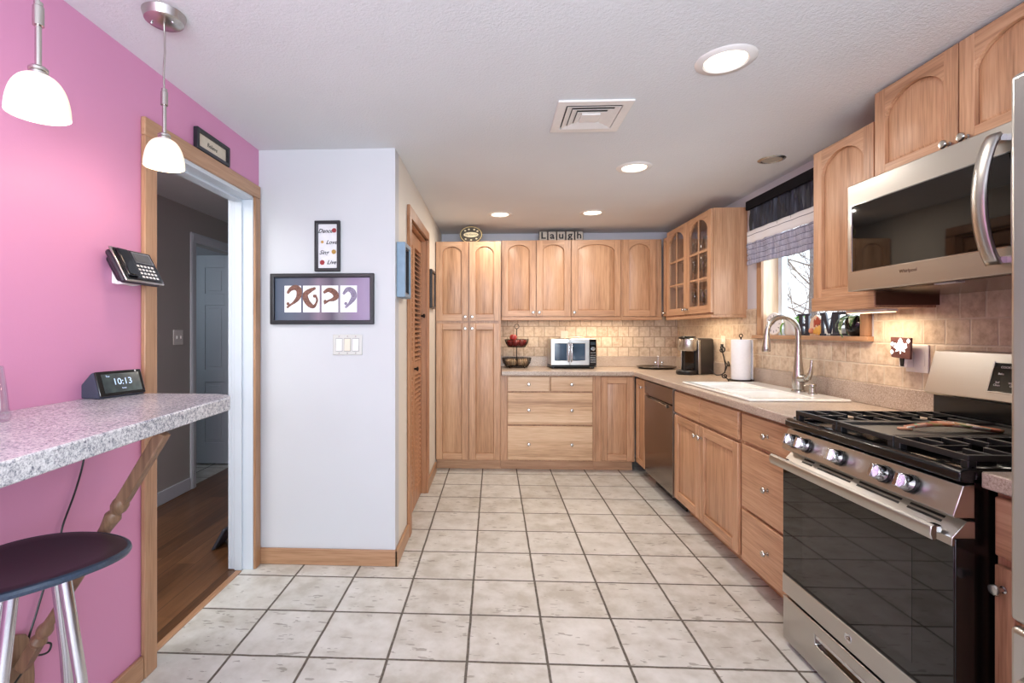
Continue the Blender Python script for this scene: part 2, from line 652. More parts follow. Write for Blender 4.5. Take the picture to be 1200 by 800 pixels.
struct('floor', box_mb(-1.36, 2.0, YF, YB + 0.1, -0.06, 0.0), tile_floor, smooth=0)
struct('floor_hall', box_mb(-2.50, -1.36, 0.7, YB + 0.1, -0.06, -0.002), plank_floor, smooth=0)
struct('floor_far_room', box_mb(-3.8, -2.50, 3.3, YB + 0.1, -0.06, -0.002), bath_floor, smooth=0)
struct('trim_1', box_mb(-1.375, -1.345, 1.84, 2.56, -0.01, 0.006), trim_y, bevel=0.003)
struct('ceiling', box_mb(-3.8, 2.0, YF, YB + 0.1, CEIL, CEIL + 0.1), ceiling_paint, smooth=0)

# pink wall with the doorway to the hall
mb = MB().slab([YF, 1.80, 2.60, YW], [0.0, 2.006, CEIL], {(1, 0)}, -1.41, XL, 'x')
struct('wall_left', mb, pink_paint, smooth=0)
struct('wall_partition', box_mb(-1.41, -0.54, YW, YW + 0.1, 0, CEIL), white_paint, smooth=0)
mb = MB().slab([YW + 0.1, 3.08, 3.87, YB], [0.0, 2.03, CEIL], {(1, 0)}, -0.64, -0.54, 'x')
struct('wall_closet', mb, cream_paint, smooth=0)
struct('wall_closet_rear', box_mb(-1.41, -1.33, YW + 0.1, YB, 0, CEIL), hall_paint, smooth=0)
struct('wall_back', box_mb(-3.8, 2.0, YB, YB + 0.1, 0, CEIL), grey_paint, smooth=0)
WY0, WY1, WZ0, WZ1 = 2.55, 3.48, 1.238, 2.05
mb = MB().slab([YF, WY0, WY1, YB], [0.0, WZ0, WZ1, CEIL], {(1, 1)}, XR, XR + 0.14, 'x')
struct('wall_right', mb, grey_paint, smooth=0)
mb = MB().slab([-1.41, -1.15, -0.1, 0.2, 1.45, 2.0], [0.0, 0.75, 2.1, CEIL], {(1, 1), (3, 1)}, YF - 0.1, YF, 'y')
struct('wall_front', mb, white_paint, smooth=0)
# hall
mb = MB().slab([0.7, 3.93, 4.65, YB], [0.0, 2.01, CEIL], {(1, 0)}, -2.56, -2.46, 'x')
struct('wall_hall', mb, hall_paint, smooth=0)
struct('wall_hall_end', box_mb(-2.56, -1.41, 0.6, 0.7, 0, CEIL), hall_paint, smooth=0)
struct('wall_far_room', box_mb(-3.8, -3.7, 3.3, YB, 0, CEIL), hall_paint, smooth=0)
struct('wall_far_room_side', box_mb(-3.8, -2.56, 3.2, 3.3, 0, CEIL), hall_paint, smooth=0)

# skirting
struct('baseboard_partition', box_mb(-1.299, -0.522, YW - 0.016, YW - 0.0005, 0.0005, 0.088), trim_h, bevel=0.004)
struct('baseboard_closet', box_mb(-0.5395, -0.523, YW - 0.016, 3.018, 0.0005, 0.088), trim_y, bevel=0.004)
struct('baseboard_closet_far', box_mb(-0.5395, -0.523, 3.935, 4.462, 0.0005, 0.088), trim_y, bevel=0.004)
struct('baseboard_left', box_mb(XL + 0.0005, XL + 0.016, YF + 0.001, 1.748, 0.0005, 0.088), trim_y, bevel=0.004)
struct('baseboard_hall', box_mb(-2.4595, -2.445, 0.705, 3.86, 0.0005, 0.10), white_trim, bevel=0.004)

# doorway casing (oak on the kitchen side, white lining with stop)
CZ = 2.003
mb = box_mb(XL + 0.0005, XL + 0.019, 1.750, 1.816, 0.0005, CZ + 0.0)
obj_c = struct('door_1', mb, trim_v, bevel=0.004)
struct('door_jamb_casing', box_mb(XL + 0.0005, XL + 0.019, 2.586, 2.6435, 0.0005, CZ), trim_v, obj_c, bevel=0.004)
struct('door_head_casing', box_mb(XL + 0.0005, XL + 0.019, 1.750, 2.6435, CZ + 0.0005, 2.072), trim_y, obj_c, bevel=0.004)
mb = MB()
mb.box(-1.43, XL + 0.006, 1.8005, 1.8195, 0.0005, 2.0)
mb.box(-1.43, XL + 0.006, 2.581, 2.5995, 0.0005, 2.0)
mb.box(-1.43, XL + 0.006, 1.82, 2.5805, 1.986, 2.0055)
mb.box(-1.39, -1.35, 2.569, 2.581, 0.0005, 1.986)
mb.box(-1.39, -1.35, 1.82, 1.832, 0.0005, 1.986)
mb.box(-1.39, -1.35, 1.832, 2.569, 1.974, 1.986)
struct('door_lining', mb, white_trim, obj_c, bevel=0.002)
# white casing on the hall side
mb = MB()
mb.box(-1.43, -1.4105, 2.58, 2.64, 0.0005, 2.06)
mb.box(-1.43, -1.4105, 1.75, 1.81, 0.0005, 2.06)
mb.box(-1.43, -1.4105, 1.81, 2.58, 2.0, 2.06)
struct('door_hall_casing', mb, white_trim, obj_c, bevel=0.003)

# hall doorway with a six-panel door standing open
mb = MB()
for y0, y1, z0, z1 in ((3.865, 3.93, 0.0005, 2.01), (4.65, 4.715, 0.0005, 2.01), (3.865, 4.715, 2.01, 2.085)):
    mb.box(-2.4595, -2.443, y0, y1, z0, z1)
    mb.box(-2.4595, -2.438, y0 + 0.012, y1 - 0.022 if z0 < 1 else y1 - 0.012, z0, z1 - (0.0 if z0 < 1 else 0.012))
d3 = struct('door_3', mb, white_trim, bevel=0.004)


def six_panel(w, h, t=0.035):
    m = MB()
    m.box(0, w, 0.008, t - 0.008, 0, h)
    st, xm = 0.11, w / 2
    zs = [(0.0, 0.20), (0.78, 0.90), (1.52, 1.63), (h - 0.12, h)]
    for a, b in ((0, st), (w - st, w), (xm - 0.05, xm + 0.05)):
        m.box(a, b, 0, t, 0, h)
    for a, b in zs:
        m.box(st, w - st, 0.0005, t - 0.0005, a, b)
    for (a, b) in ((st, xm - 0.05), (xm + 0.05, w - st)):
        for k in range(3):
            z0, z1 = zs[k][1], zs[k + 1][0]
            m.box(a + 0.03, b - 0.03, 0.003, t - 0.003, z0 + 0.03, z1 - 0.03)
    return m


slab_mb = six_panel(0.70, 2.0)
slab_mb.bm.transform(Matrix.Translation((-3.175, 4.60, 0.01)))
struct('door_slab', slab_mb, door_paint, d3, bevel=0.003)
kb = MB().lathe([(0.0, 0), (0.026, 0), (0.026, 0.006), (0.010, 0.01), (0.010, 0.035), (0.028, 0.045), (0.028, 0.06), (0, 0.07)], (-3.12, 4.60, 0.98), (0, -1, 0))
struct('door_knob', kb, nickel, d3)

# louvred closet door (two folding leaves) in the side wall
mb = MB()
for y0, y1, z0, z1 in ((3.02, 3.092, 0.0005, 2.0), (3.858, 3.932, 0.0005, 2.0), (3.02, 3.932, 2.0, 2.068)):
    mb.box(-0.5395, -0.520, y0, y1, z0, z1)
d2 = struct('door_2', mb, louver_wood, bevel=0.004)
mb = MB()
mb.box(-0.639, -0.5395, 3.081, 3.094, 0.0005, 2.0)
mb.box(-0.639, -0.5395, 3.856, 3.869, 0.0005, 2.0)
mb.box(-0.639, -0.5395, 3.094, 3.856, 1.985, 2.029)
struct('door_jamb', mb, louver_wood, d2)


def louver_leaf(y0, y1, x0, x1):
    m = MB()
    sw = 0.045
    h0, h1 = 0.012, 1.975
    m.box(x0, x1, y0, y0 + sw, h0, h1)
    m.box(x0, x1, y1 - sw, y1, h0, h1)
    rails = [(h0, h0 + 0.11), (0.96, 1.06), (h1 - 0.09, h1)]
    for a, b in rails:
        m.box(x0 + 0.0005, x1 - 0.0005, y0 + sw, y1 - sw, a, b)
    xm = (x0 + x1) / 2
    for lo, hi in ((rails[0][1], rails[1][0]), (rails[1][1], rails[2][0])):
        n = int((hi - lo) / 0.034)
        for k in range(n):
            zc = lo + (k + 0.5) * (hi - lo) / n
            m.T = Matrix.Translation((xm, 0, zc)) @ Matrix.Rotation(math.radians(38), 4, 'Y')
            m.box(-0.019, 0.019, y0 + sw - 0.002, y1 - sw + 0.002, -0.003, 0.003)
            m.T = Matrix.Identity(4)
    return m


struct('louver_leaf', louver_leaf(3.098, 3.472, -0.600, -0.572), louver_wood, d2)
struct('louver_leaf', louver_leaf(3.478, 3.852, -0.600, -0.572), louver_wood, d2)
kb = MB().lathe([(0.0, 0), (0.008, 0), (0.008, 0.014), (0.016, 0.02), (0.016, 0.028), (0, 0.034)], (-0.572, 3.50, 1.01), (1, 0, 0))
struct('door_pull', kb, wire_mat, d2)
kb = MB().lathe([(0.0, 0), (0.008, 0), (0.008, 0.014), (0.016, 0.02), (0.016, 0.028), (0, 0.034)], (-0.572, 3.83, 1.40), (1, 0, 0))
struct('door_hook', kb, wire_mat, d2)

# window over the sink: oak casing, pale lining, white vinyl sash, glass
mb = MB()
mb.box(XR - 0.018, XR - 0.0005, WY1 - 0.008, WY1 + 0.052, WZ0 + 0.016, WZ1 + 0.06)
mb.box(XR - 0.018, XR - 0.0005, WY0 - 0.052, WY0 + 0.008, WZ0 + 0.016, WZ1 + 0.06)
mb.box(XR - 0.018, XR - 0.0005, WY0 + 0.008, WY1 - 0.008, WZ1 - 0.008, WZ1 + 0.06)
w1 = struct('window_1', mb, trim_v, bevel=0.003)
mb = MB()
mb.box(XR - 0.002, XR + 0.139, WY1 - 0.008, WY1 - 0.0005, WZ0 + 0.016, WZ1 - 0.008)
mb.box(XR - 0.002, XR + 0.139, WY0 + 0.0005, WY0 + 0.008, WZ0 + 0.016, WZ1 - 0.008)
mb.box(XR - 0.002, XR + 0.139, WY0 + 0.0005, WY1 - 0.0005, WZ1 - 0.0075, WZ1 - 0.0005)
struct('window_lining', mb, pine_pale, w1)
mb = box_mb(XR - 0.04, XR + 0.139, WY0 - 0.075, WY1 + 0.075, WZ0 + 0.0005, WZ0 + 0.016)
mb2 = MB()
mb2.box(XR - 0.04, XR - 0.0005, WY0 - 0.075, WY1 + 0.075, WZ0 - 0.008, WZ0 + 0.016)
mb2.box(XR - 0.0005, XR + 0.139, WY0 + 0.0005, WY1 - 0.0005, WZ0 + 0.0005, WZ0 + 0.016)
struct('window_sill', mb2, trim_y, w1, bevel=0.002)
mb.bm.free()
ya, yb, za, zb = WY0 + 0.009, WY1 - 0.009, WZ0 + 0.0165, WZ1 - 0.009
mb = MB()
fw = 0.045
for (a, b, c, d) in ((ya, ya + fw, za, zb), (yb - fw, yb, za, zb), (ya + fw, yb - fw, za, za + fw), (ya + fw, yb - fw, zb - fw, zb)):
    mb.box(XR + 0.095, XR + 0.135, a, b, c, d)
struct('window_sash', mb, vinyl_white, w1, bevel=0.004)
struct('window_glass', box_mb(XR + 0.113, XR + 0.117, ya + fw - 0.004, yb - fw + 0.004, za + fw - 0.004, zb - fw + 0.004), clear_glass, w1, smooth=0)

# two windows behind the camera
for i, (x0, x1) in enumerate(((-1.15, -0.1), (0.2, 1.45))):
    mb = MB()
    for (a, b, c, d) in ((x0 - 0.06, x0 + 0.03, 0.69, 2.16), (x1 - 0.03, x1 + 0.06, 0.69, 2.16), (x0 + 0.03, x1 - 0.03, 0.69, 0.78), (x0 + 0.03, x1 - 0.03, 2.07, 2.16), ((x0 + x1) / 2 - 0.02, (x0 + x1) / 2 + 0.02, 0.78, 2.07)):
        mb.box(a, b, YF + 0.0005, YF + 0.02, c, d)
    w = struct('window_%d' % (i + 2), mb, trim_v, bevel=0.003)
    struct('window_glass', box_mb(x0 - 0.0, x1 + 0.0, YF - 0.06, YF - 0.056, 0.75, 2.1), clear_glass, w, smooth=0)

# stone tile behind the counters
struct('trim_2', box_mb(0.066, XR - 0.011, YB - 0.010, YB - 0.0005, 1.026, 1.44), tile_back, smooth=0)
mb = MB().slab([0.6, 2.475, 3.555, YB - 0.0005], [1.026, 1.2295, 1.44], {(1, 1)}, XR - 0.010, XR - 0.0005, 'x')
struct('trim_3', mb, tile_right, smooth=0)

# ------------------------------------------------------------------ cabinets
# local axes of a cabinet: x to the right along its front, y into it, z up; y = 0 is the face of its doors
DT = 0.02


def arch_pts(x0, x1, zs, rise, n=18):
    """points of an eyebrow arch from x1 back to x0 springing at height zs"""
    xm, hw = (x0 + x1) / 2, (x1 - x0) / 2
    out = []
    for k in range(n + 1):
        t = k / n
        a = PI * t
        out.append((xm + hw * math.cos(a), zs + rise * math.sin(a) ** 1.15))
    return out


def knob(parent, x, z, y=0.0, r=0.015):
    m = MB().lathe([(0, 0), (0.009, 0), (0.009, 0.002), (0.0055, 0.004), (0.005, 0.013), (0.010, 0.017), (r, 0.021), (r, 0.024), (r * 0.8, 0.028), (0, 0.030)], (x, y, z), (0, -1, 0), 16)
    return obj('knob', m, nickel, parent)


def door(parent, x0, x1, z0, z1, arch=0.0, knob_at=None, fw=0.058, glass=False):
    m = MB()
    m.mi = 0
    m.box(x0, x0 + fw, 0, DT, z0, z1)
    m.box(x1 - fw, x1, 0, DT, z0, z1)
    m.mi = 1
    m.box(x0 + fw, x1 - fw, 0.0006, DT, z0, z0 + fw)
    a, b = x0 + fw, x1 - fw
    tr = 0.040 if arch else fw
    if arch:
        ap = arch_pts(a, b, z1 - tr - arch, arch)
        m.prism([(a, z1), (a, z1 - tr - arch)] + ap[::-1][1:-1] + [(b, z1 - tr - arch), (b, z1)], 0.0006, DT)
    else:
        m.box(a, b, 0.0006, DT, z1 - fw, z1)
    d = obj('door', m, [wood_v, wood_h], parent, bevel=0.0035)
    p = MB()
    zt = z1 - tr - arch
    g = 0.001
    if glass:
        p.box(a - 0.006, b + 0.006, 0.012, 0.015, z0 + fw - 0.006, z1 - 0.03)
        obj('glass_pane', p, clear_glass, d, smooth=0)
        mu = MB()
        xm = (a + b) / 2
        mu.box(xm - 0.008, xm + 0.008, 0.003, 0.0115, z0 + fw, z1 - tr)
        for k in (1, 2):
            zz = z0 + fw + (zt + arch * 0.5 - z0 - fw) * k / 3
            mu.box(a, b, 0.0035, 0.0115, zz - 0.008, zz + 0.008)
        obj('muntin', mu, wood_v, d, bevel=0.002)
    else:
        if arch:
            ap = arch_pts(a + g, b - g, zt, arch - g)
            outer = [(a + g, z0 + fw + g), (b - g, z0 + fw + g)] + ap
        else:
            outer = [(a + g, z0 + fw + g), (b - g, z0 + fw + g), (b - g, z1 - fw - g), (a + g, z1 - fw - g)]
        cx, cz = (a + b) / 2, (z0 + z1) / 2
        ins = 0.014
        sx = (b - a - 2 * ins) / (b - a)
        sz = (z1 - z0 - 2 * fw - 2 * ins) / (z1 - z0 - 2 * fw)
        inner = [(cx + (x - cx) * sx, cz + (z - cz) * sz) for x, z in outer]
        A = [p.v((x, 0.0155, z)) for x, z in outer]
        Bv = [p.v((x, 0.0105, z)) for x, z in inner]
        C = [p.v((x, DT, z)) for x, z in outer]
        n = len(A)
        p.f(Bv)
        p.f(C[::-1])
        for i in range(n):
            j = (i + 1) % n
            p.f([A[i], A[j], Bv[j], Bv[i]])
            p.f([A[j], A[i], C[i], C[j]])
        obj('door_panel', p, wood_v, d, smooth=20)
    if knob_at:
        knob(d, *knob_at)
    return d


def drawer(parent, x0, x1, z0, z1, knobs=(), mat=None):
    d = obj('drawer', box_mb(x0, x1, 0, DT, z0, z1), mat or wood_dr, parent, bevel=0.005)
    for kx, kz in knobs:
        knob(d, kx, kz)
    return d


def base_body(t, w, depth, ztop=0.878, toe=0.09, z0=0.1):
    obj('body', box_mb(0, w, DT + 0.001, depth, z0, ztop), wood_v, t, bevel=0.001)
    obj('toe_kick', box_mb(0.0, w, DT + toe, DT + toe + 0.015, 0.0005, z0 - 0.0005), wood_h, t)


FB, FU = 4.47, 4.76
# --- back run
t = thing('pantry_cabinet', 'tall oak pantry cabinet with arched upper doors beside the louvred closet', 'cabinet', (-0.536, FB, 0))
obj('body', box_mb(0, 0.597, DT + 0.001, YB - FB - 0.002, 0.1, 2.102), wood_v, t, bevel=0.001)
obj('toe_kick', box_mb(0, 0.597, 0.10, 0.115, 0.0005, 0.0995), wood_h, t)
door(t, 0.006, 0.300, 1.375, 2.094, 0.062, (0.272, 1.412))
door(t, 0.310, 0.590, 1.375, 2.094, 0.062, (0.336, 1.412))
door(t, 0.006, 0.300, 0.108, 1.352, 0, (0.272, 1.305))
door(t, 0.310, 0.590, 0.108, 1.352, 0, (0.336, 1.305))


def upper(name, label, x0, x1, doors, zt=2.162, zb=1.42):
    w = x1 - x0
    t = thing(name, label, 'cabinet', (x0, FU, zb - 0.03))
    o = zb - 0.03
    obj('body', box_mb(0, w, DT + 0.001, YB - FU - 0.0015, 0.015, zt - o), wood_v, t, bevel=0.001)
    obj('light_rail', box_mb(0.0, w, 0.002, 0.022, -0.004, 0.026), wood_h, t, bevel=0.003)
    for a, b, kx in doors:
        door(t, a - x0, b - x0, 0.034, zt - o - 0.006, 0.062, (kx - x0, 0.072) if kx else None)
    return t


upper('wall_cabinet', 'two-door arched oak wall cabinet above the fruit basket', 0.0705, 0.7405, ((0.078, 0.401, 0.378), (0.410, 0.733, 0.436)))
upper('wall_cabinet', 'wide single-door arched oak wall cabinet above the toaster oven', 0.7415, 1.2195, ((0.747, 1.212, 0.772),))
upper('wall_cabinet', 'narrow single-door arched oak wall cabinet in the back corner', 1.2205, 1.605, ((1.236, 1.545, None),))

t = thing('drawer_cabinet', 'pale oak base cabinet of four knobbed drawers below the toaster oven', 'cabinet', (0.0625, FB, 0))
base_body(t, 0.8535, YB - FB - 0.002)
drawer(t, 0.060, 0.440, 0.735, 0.868, ((0.252, 0.80),))
drawer(t, 0.450, 0.826, 0.735, 0.868, ((0.638, 0.80),))
drawer(t, 0.060, 0.826, 0.432, 0.722, ((0.252, 0.567), (0.638, 0.567)))
drawer(t, 0.060, 0.826, 0.112, 0.419, ((0.252, 0.258), (0.638, 0.258)))

t = thing('corner_base_cabinet', 'oak base cabinet with one plain recessed door in the corner right of the wide drawers', 'cabinet', (0.917, FB, 0))
base_body(t, 0.352, YB - FB - 0.002)
door(t, 0.045, 0.335, 0.112, 0.868, 0)

# --- right run: faces the room
FR = 1.27
DEP = XR - FR - 0.002


def right_thing(name, label, y_far, cat='cabinet', x=FR, z=0.0):
    return thing(name, label, cat, (x, y_far, z), R_RIGHT)


t = right_thing('base_cabinet', 'very narrow oak base cabinet left of the dishwasher', 4.465)
base_body(t, 0.265, DEP)
door(t, 0.006, 0.258, 0.112, 0.862, 0, (0.215, 0.80), fw=0.05)

t = right_thing('dishwasher', 'dark stainless dishwasher under the counter beside the sink cabinet', 4.195, 'dishwasher')
W = 0.655
obj('body', box_mb(0.004, W - 0.004, 0.03, DEP, 0.1, 0.872), black_plastic, t)
m = MB().prism([(0.006, 0.10), (0.0, 0.13), (-0.006, 0.45), (-0.004, 0.745), (0.028, 0.745), (0.028, 0.10)], 0.004, W - 0.004, 'x')
obj('door', m, st_dark, t, bevel=0.003)
m = MB()
m.box(0.004, W - 0.004, -0.004, 0.028, 0.765, 0.868)
m.box(0.06, W - 0.06, 0.012, 0.028, 0.746, 0.764)
obj('control_panel', m, st_dark, t, bevel=0.003)
m = MB().prism([(-0.004, 0.744), (-0.018, 0.738), (-0.020, 0.722), (-0.004, 0.716)], 0.10, W - 0.10, 'x')
obj('handle', m, st_dark, t, bevel=0.003)
obj('edge_trim', box_mb(W - 0.003, W, -0.004, 0.03, 0.1, 0.868), st_v, t)
obj('toe_kick', box_mb(0.002, W - 0.002, 0.09, 0.105, 0.0005, 0.099), black_plastic, t)

t = right_thing('sink_cabinet', 'two-door oak base cabinet below the white sink', 3.530)
base_body(t, 0.928, DEP, 0.70)
obj('front_rail', box_mb(0, 0.928, DT + 0.001, 0.05, 0.70, 0.876), wood_v, t)
drawer(t, 0.012, 0.428, 0.712, 0.862, (), wood_h)
drawer(t, 0.430, 0.910, 0.712, 0.862, (), wood_h)
door(t, 0.012, 0.425, 0.112, 0.696, 0, (0.395, 0.625))
door(t, 0.433, 0.910, 0.112, 0.696, 0, (0.463, 0.625))

t = right_thing('drawer_cabinet', 'reddish oak base cabinet of three drawers left of the stove', 2.600)
base_body(t, 0.512, DEP)
drawer(t, 0.020, 0.500, 0.722, 0.862, ((0.262, 0.79),), wood_h)
drawer(t, 0.020, 0.500, 0.385, 0.704, ((0.262, 0.54),), wood_h)
drawer(t, 0.020, 0.500, 0.112, 0.370, ((0.262, 0.245),), wood_h)

t = right_thing('base_cabinet', 'small oak base cabinet squeezed between the stove and refrigerator', 1.316)
base_body(t, 0.210, DEP)
drawer(t, 0.012, 0.200, 0.712, 0.862, (), wood_h)
door(t, 0.012, 0.200, 0.112, 0.690, 0, (0.036, 0.635), fw=0.05)

# --- right uppers
FX = 1.595
UD = XR - FX - 0.0015

# narrow corner panel cabinet and glass-fronted cabinet
t = right_thing('corner_wall_cabinet', 'slim plain oak wall cabinet between the corner and the glass-door cabinet', 4.735, x=FX + 0.012, z=1.39)
obj('body', box_mb(0, 0.12, DT + 0.001, UD - 0.012, 0.015, 0.772), wood_v, t)
door(t, 0.0, 0.118, 0.034, 0.766, 0, (0.06, 0.06), fw=0.035)

GY = 4.612
GW = 0.925
t = right_thing('glass_door_cabinet', 'oak wall cabinet with two arched glass-paned doors', GY, x=FX, z=1.385)
GH = 0.805
m = MB()
m.box(0, 0.018, DT + 0.001, UD, 0.02, GH)
m.box(GW - 0.018, GW, DT + 0.001, UD, 0.02, GH)
m.box(0.018, GW - 0.018, DT + 0.001, UD, 0.02, 0.038)
m.box(0.018, GW - 0.018, DT + 0.001, UD, GH - 0.018, GH)
m.box(0.018, GW - 0.018, UD - 0.008, UD, 0.038, GH - 0.018)
m.box(GW / 2 - 0.018, GW / 2 + 0.018, DT + 0.001, DT + 0.02, 0.038, GH - 0.018)
obj('body', m, wood_v, t)
for zz in (0.285, 0.525):
    obj('shelf', box_mb(0.019, GW - 0.019, 0.05, UD - 0.009, zz, zz + 0.016), wood_h, t)
door(t, 0.004, GW / 2 - 0.002, 0.034, GH - 0.004, 0.095, (GW / 2 - 0.028, 0.075), glass=True)
door(t, GW / 2 + 0.002, GW - 0.004, 0.034, GH - 0.004, 0.095, (GW / 2 + 0.028, 0.075), glass=True)
m = MB()
m.box(-0.02, GW, 0.002, 0.022, -0.004, 0.0195)
m.box(GW - 0.02, GW, 0.022, UD, -0.004, 0.0195)
obj('light_rail', m, wood_h, t, bevel=0.003)


def gpt(lx, ly, lz):
    return (FX + ly, GY - lx, 1.385 + lz)


m = MB().lathe([(0, 0), (0.034, 0), (0.034, 0.003), (0.005, 0.008), (0.004, 0.085), (0.02, 0.098), (0.036, 0.13), (0.036, 0.165), (0.031, 0.19), (0.0285, 0.19), (0.033, 0.163), (0.033, 0.131), (0.018, 0.102), (0, 0.095)], n=18)
wine = tag(obj('wine_glass', m, ware_glass), 'clear stemmed wine glass on the bottom shelf behind the glass doors', 'glass', 'stemware on the bottom shelf of the glass-door cabinet')
first = True
for sh, zz, lab, grp in ((0, 0.0385, 'clear stemmed wine glass on the bottom shelf behind the glass doors', 'stemware on the bottom shelf of the glass-door cabinet'),
                         (1, 0.3015, 'clear stemmed wine glass on the middle shelf behind the glass doors', 'stemware on the middle shelf of the glass-door cabinet')):
    for lx in (0.12, 0.20, 0.30, 0.38, 0.56, 0.65, 0.74, 0.84):
        for ly in ((0.10, 0.19) if int(lx * 100) % 3 else (0.14,)):
            o = wine if first else wine.copy()
            if not first:
                COL.objects.link(o)
            first = False
            o.location = gpt(lx, ly, zz)
            o['label'], o['group'] = lab, grp
m = MB().lathe([(0, 0), (0.028, 0), (0.036, 0.10), (0.036, 0.12), (0.0335, 0.12), (0.0255, 0.006), (0, 0.006)], n=18)
tumbler = obj('tumbler', m, ware_glass)
first = True
for lx in (0.13, 0.22, 0.32, 0.40, 0.57, 0.66, 0.75, 0.84):
    o = tumbler if first else tumbler.copy()
    if not first:
        COL.objects.link(o)
    first = False
    o.location = gpt(lx, 0.13, 0.5415)
    tag(o, 'clear tumbler on the top shelf behind the glass doors', 'glass', 'tumblers on the top shelf of the glass-door cabinet')

t = right_thing('wall_cabinet', 'single-door arched oak wall cabinet between the window and the microwave', 2.530, x=FX, z=1.39)
obj('body', box_mb(0, 0.400, DT + 0.001, UD, 0.015, 0.775), wood_v, t)
door(t, 0.006, 0.394, 0.034, 0.772, 0.09)
m = MB()
m.box(-0.004, 0.404, -0.004, 0.018, -0.012, 0.055)
obj('light_rail', m, wood_h, t, bevel=0.003)
m = MB()
m.box(0.4005, 0.409, 0.0, UD, 0.0, 0.054)
obj('side_trim', m, dark_brown, t)
m = MB().box(0.01, 0.392, 0.02, UD, -0.010, 0.012)
obj('bottom_panel', m, wood_h, t)

t = right_thing('wall_cabinet', 'short two-door arched oak wall cabinet above the microwave', 2.116, x=FX - 0.012, z=1.885)
obj('body', box_mb(0, 0.752, DT + 0.001, UD + 0.012, 0.012, 0.385), wood_v, t)
door(t, 0.003, 0.368, 0.020, 0.380, 0.082, (0.338, 0.045), fw=0.052)
door(t, 0.374, 0.748, 0.020, 0.380, 0.082, (0.404, 0.045), fw=0.052)

# ------------------------------------------------------------------ counters
CT = 0.922
xs = [0.067, FR - 0.025, 1.33, 1.685, XR - 0.0115]
ys = [2.088, 2.61, 3.41, FB - 0.03, YB - 0.0115]
m = MB().slab(xs, ys, {(0, 0), (0, 1), (0, 2), (2, 1)}, 0.8795, CT, 'z')
wt = thing('countertop', 'beige speckled L-shaped laminate counter holding the sink', 'counter', (0, 0, 0))
obj('worktop', m, lam_counter, wt, bevel=0.006, seg=3)
m = MB()
m.prism([(0.067, YB - 0.0115), (0.067, YB - 0.030), (XR - 0.030, YB - 0.030), (XR - 0.030, 2.088), (XR - 0.0115, 2.088), (XR - 0.0115, YB - 0.0115)], CT + 0.0003, 1.0255, 'z')
obj('upstand', m, lam_counter, wt, bevel=0.003)
m = MB().box(FR - 0.025, XR - 0.0115, 1.106, 1.312, 0.8795, CT)
m.box(XR - 0.030, XR - 0.0115, 1.106, 1.312, CT + 0.0003, 1.0255)
tag(obj('countertop', m, lam_counter, bevel=0.005, seg=3, loc=(1.55, 1.21, 0.8795)), 'short beige speckled counter piece right of the stove', 'counter')

# ------------------------------------------------------------------ sink and tap
t = thing('sink', 'white double-bowl drop-in sink below the window', 'sink', (1.5, 3.0, CT))
sx0, sx1, sy0, sy1 = -0.205, 0.30, -0.45, 0.445
bx0, bx1 = -0.155, 0.170
yd = 0.02
m = MB().slab([sx0, bx0, bx1, sx1], [sy0, sy0 + 0.07, yd - 0.015, yd + 0.015, sy1 - 0.045, sy1], {(1, 1), (1, 3)}, 0.0005, 0.013, 'z')
obj('rim', m, white_porcelain, t, bevel=0.008, seg=3)


def bowl(y0, y1, dz):
    m = MB()
    n = 6

    def loop(ins, z):
        r = 0.05
        x0, x1, a, b = bx0 + ins, bx1 - ins, y0 + ins, y1 - ins
        pts = []
        for cx, cy, s in ((x1 - r, b - r, 0), (x0 + r, b - r, 1), (x0 + r, a + r, 2), (x1 - r, a + r, 3)):
            for k in range(n + 1):
                an = PI / 2 * (s + k / n)
                pts.append(m.v((cx + r * math.cos(an), cy + r * math.sin(an), z)))
        return pts
    ls = [loop(-0.004, 0.006), loop(0.004, -0.01), loop(0.012, -dz + 0.03), loop(0.045, -dz)]
    for A, B in zip(ls[:-1], ls[1:]):
        k = len(A)
        for i in range(k):
            m.f([A[i], A[(i + 1) % k], B[(i + 1) % k], B[i]])
    m.f(ls[-1])
    return m


obj('bowl', bowl(sy0 + 0.07, yd - 0.015, 0.17), white_porcelain, t, solid=0.004)
obj('bowl', bowl(yd + 0.015, sy1 - 0.045, 0.17), white_porcelain, t, solid=0.004)
for yy in (-0.19, 0.215):
    obj('drain', MB().lathe([(0, 0), (0.022, 0), (0.03, 0.004), (0.042, 0.004), (0.042, 0.001), (0.03, -0.001)], (0.0, yy, -0.168), n=20), chrome, t)

t = thing('faucet', 'brushed nickel pull-down gooseneck faucet behind the white sink', 'faucet', (1.745, 2.896, CT + 0.013))
m = MB().lathe([(0, 0), (0.036, 0), (0.036, 0.006), (0.028, 0.012), (0.030, 0.03), (0.031, 0.085), (0.027, 0.11), (0.020, 0.18), (0.0165, 0.26)], n=20)
obj('body', m, nickel, t)
pts = [(0, 0, 0.25)]
for k in range(0, 15):
    a = PI * k / 14
    pts.append((-0.088 + 0.088 * math.cos(a), 0, 0.335 + 0.092 * math.sin(a)))
pts.append((-0.178, 0, 0.31))
obj('neck', MB().tube(pts, 0.0145, 14), nickel, t)
m = MB().lathe([(0.0, 0), (0.021, 0), (0.0235, 0.006), (0.0225, 0.03), (0.0165, 0.085), (0.0155, 0.10), (0.0, 0.10)], (-0.180, 0, 0.228), (0.02, 0, 1), n=18)
obj('spray_head', m, nickel, t)
m = MB().lathe([(0, 0), (0.024, 0), (0.024, 0.03), (0.02, 0.045), (0, 0.05)], (0.0, -0.018, 0.075), (0.15, -1, 0.1), 16)
m.tube([(0.006, -0.055, 0.078), (0.008, -0.078, 0.085), (0.010, -0.093, 0.115), (0.012, -0.098, 0.155), (0.013, -0.100, 0.185)], [0.016, 0.016, 0.012, 0.008, 0.006], 10)
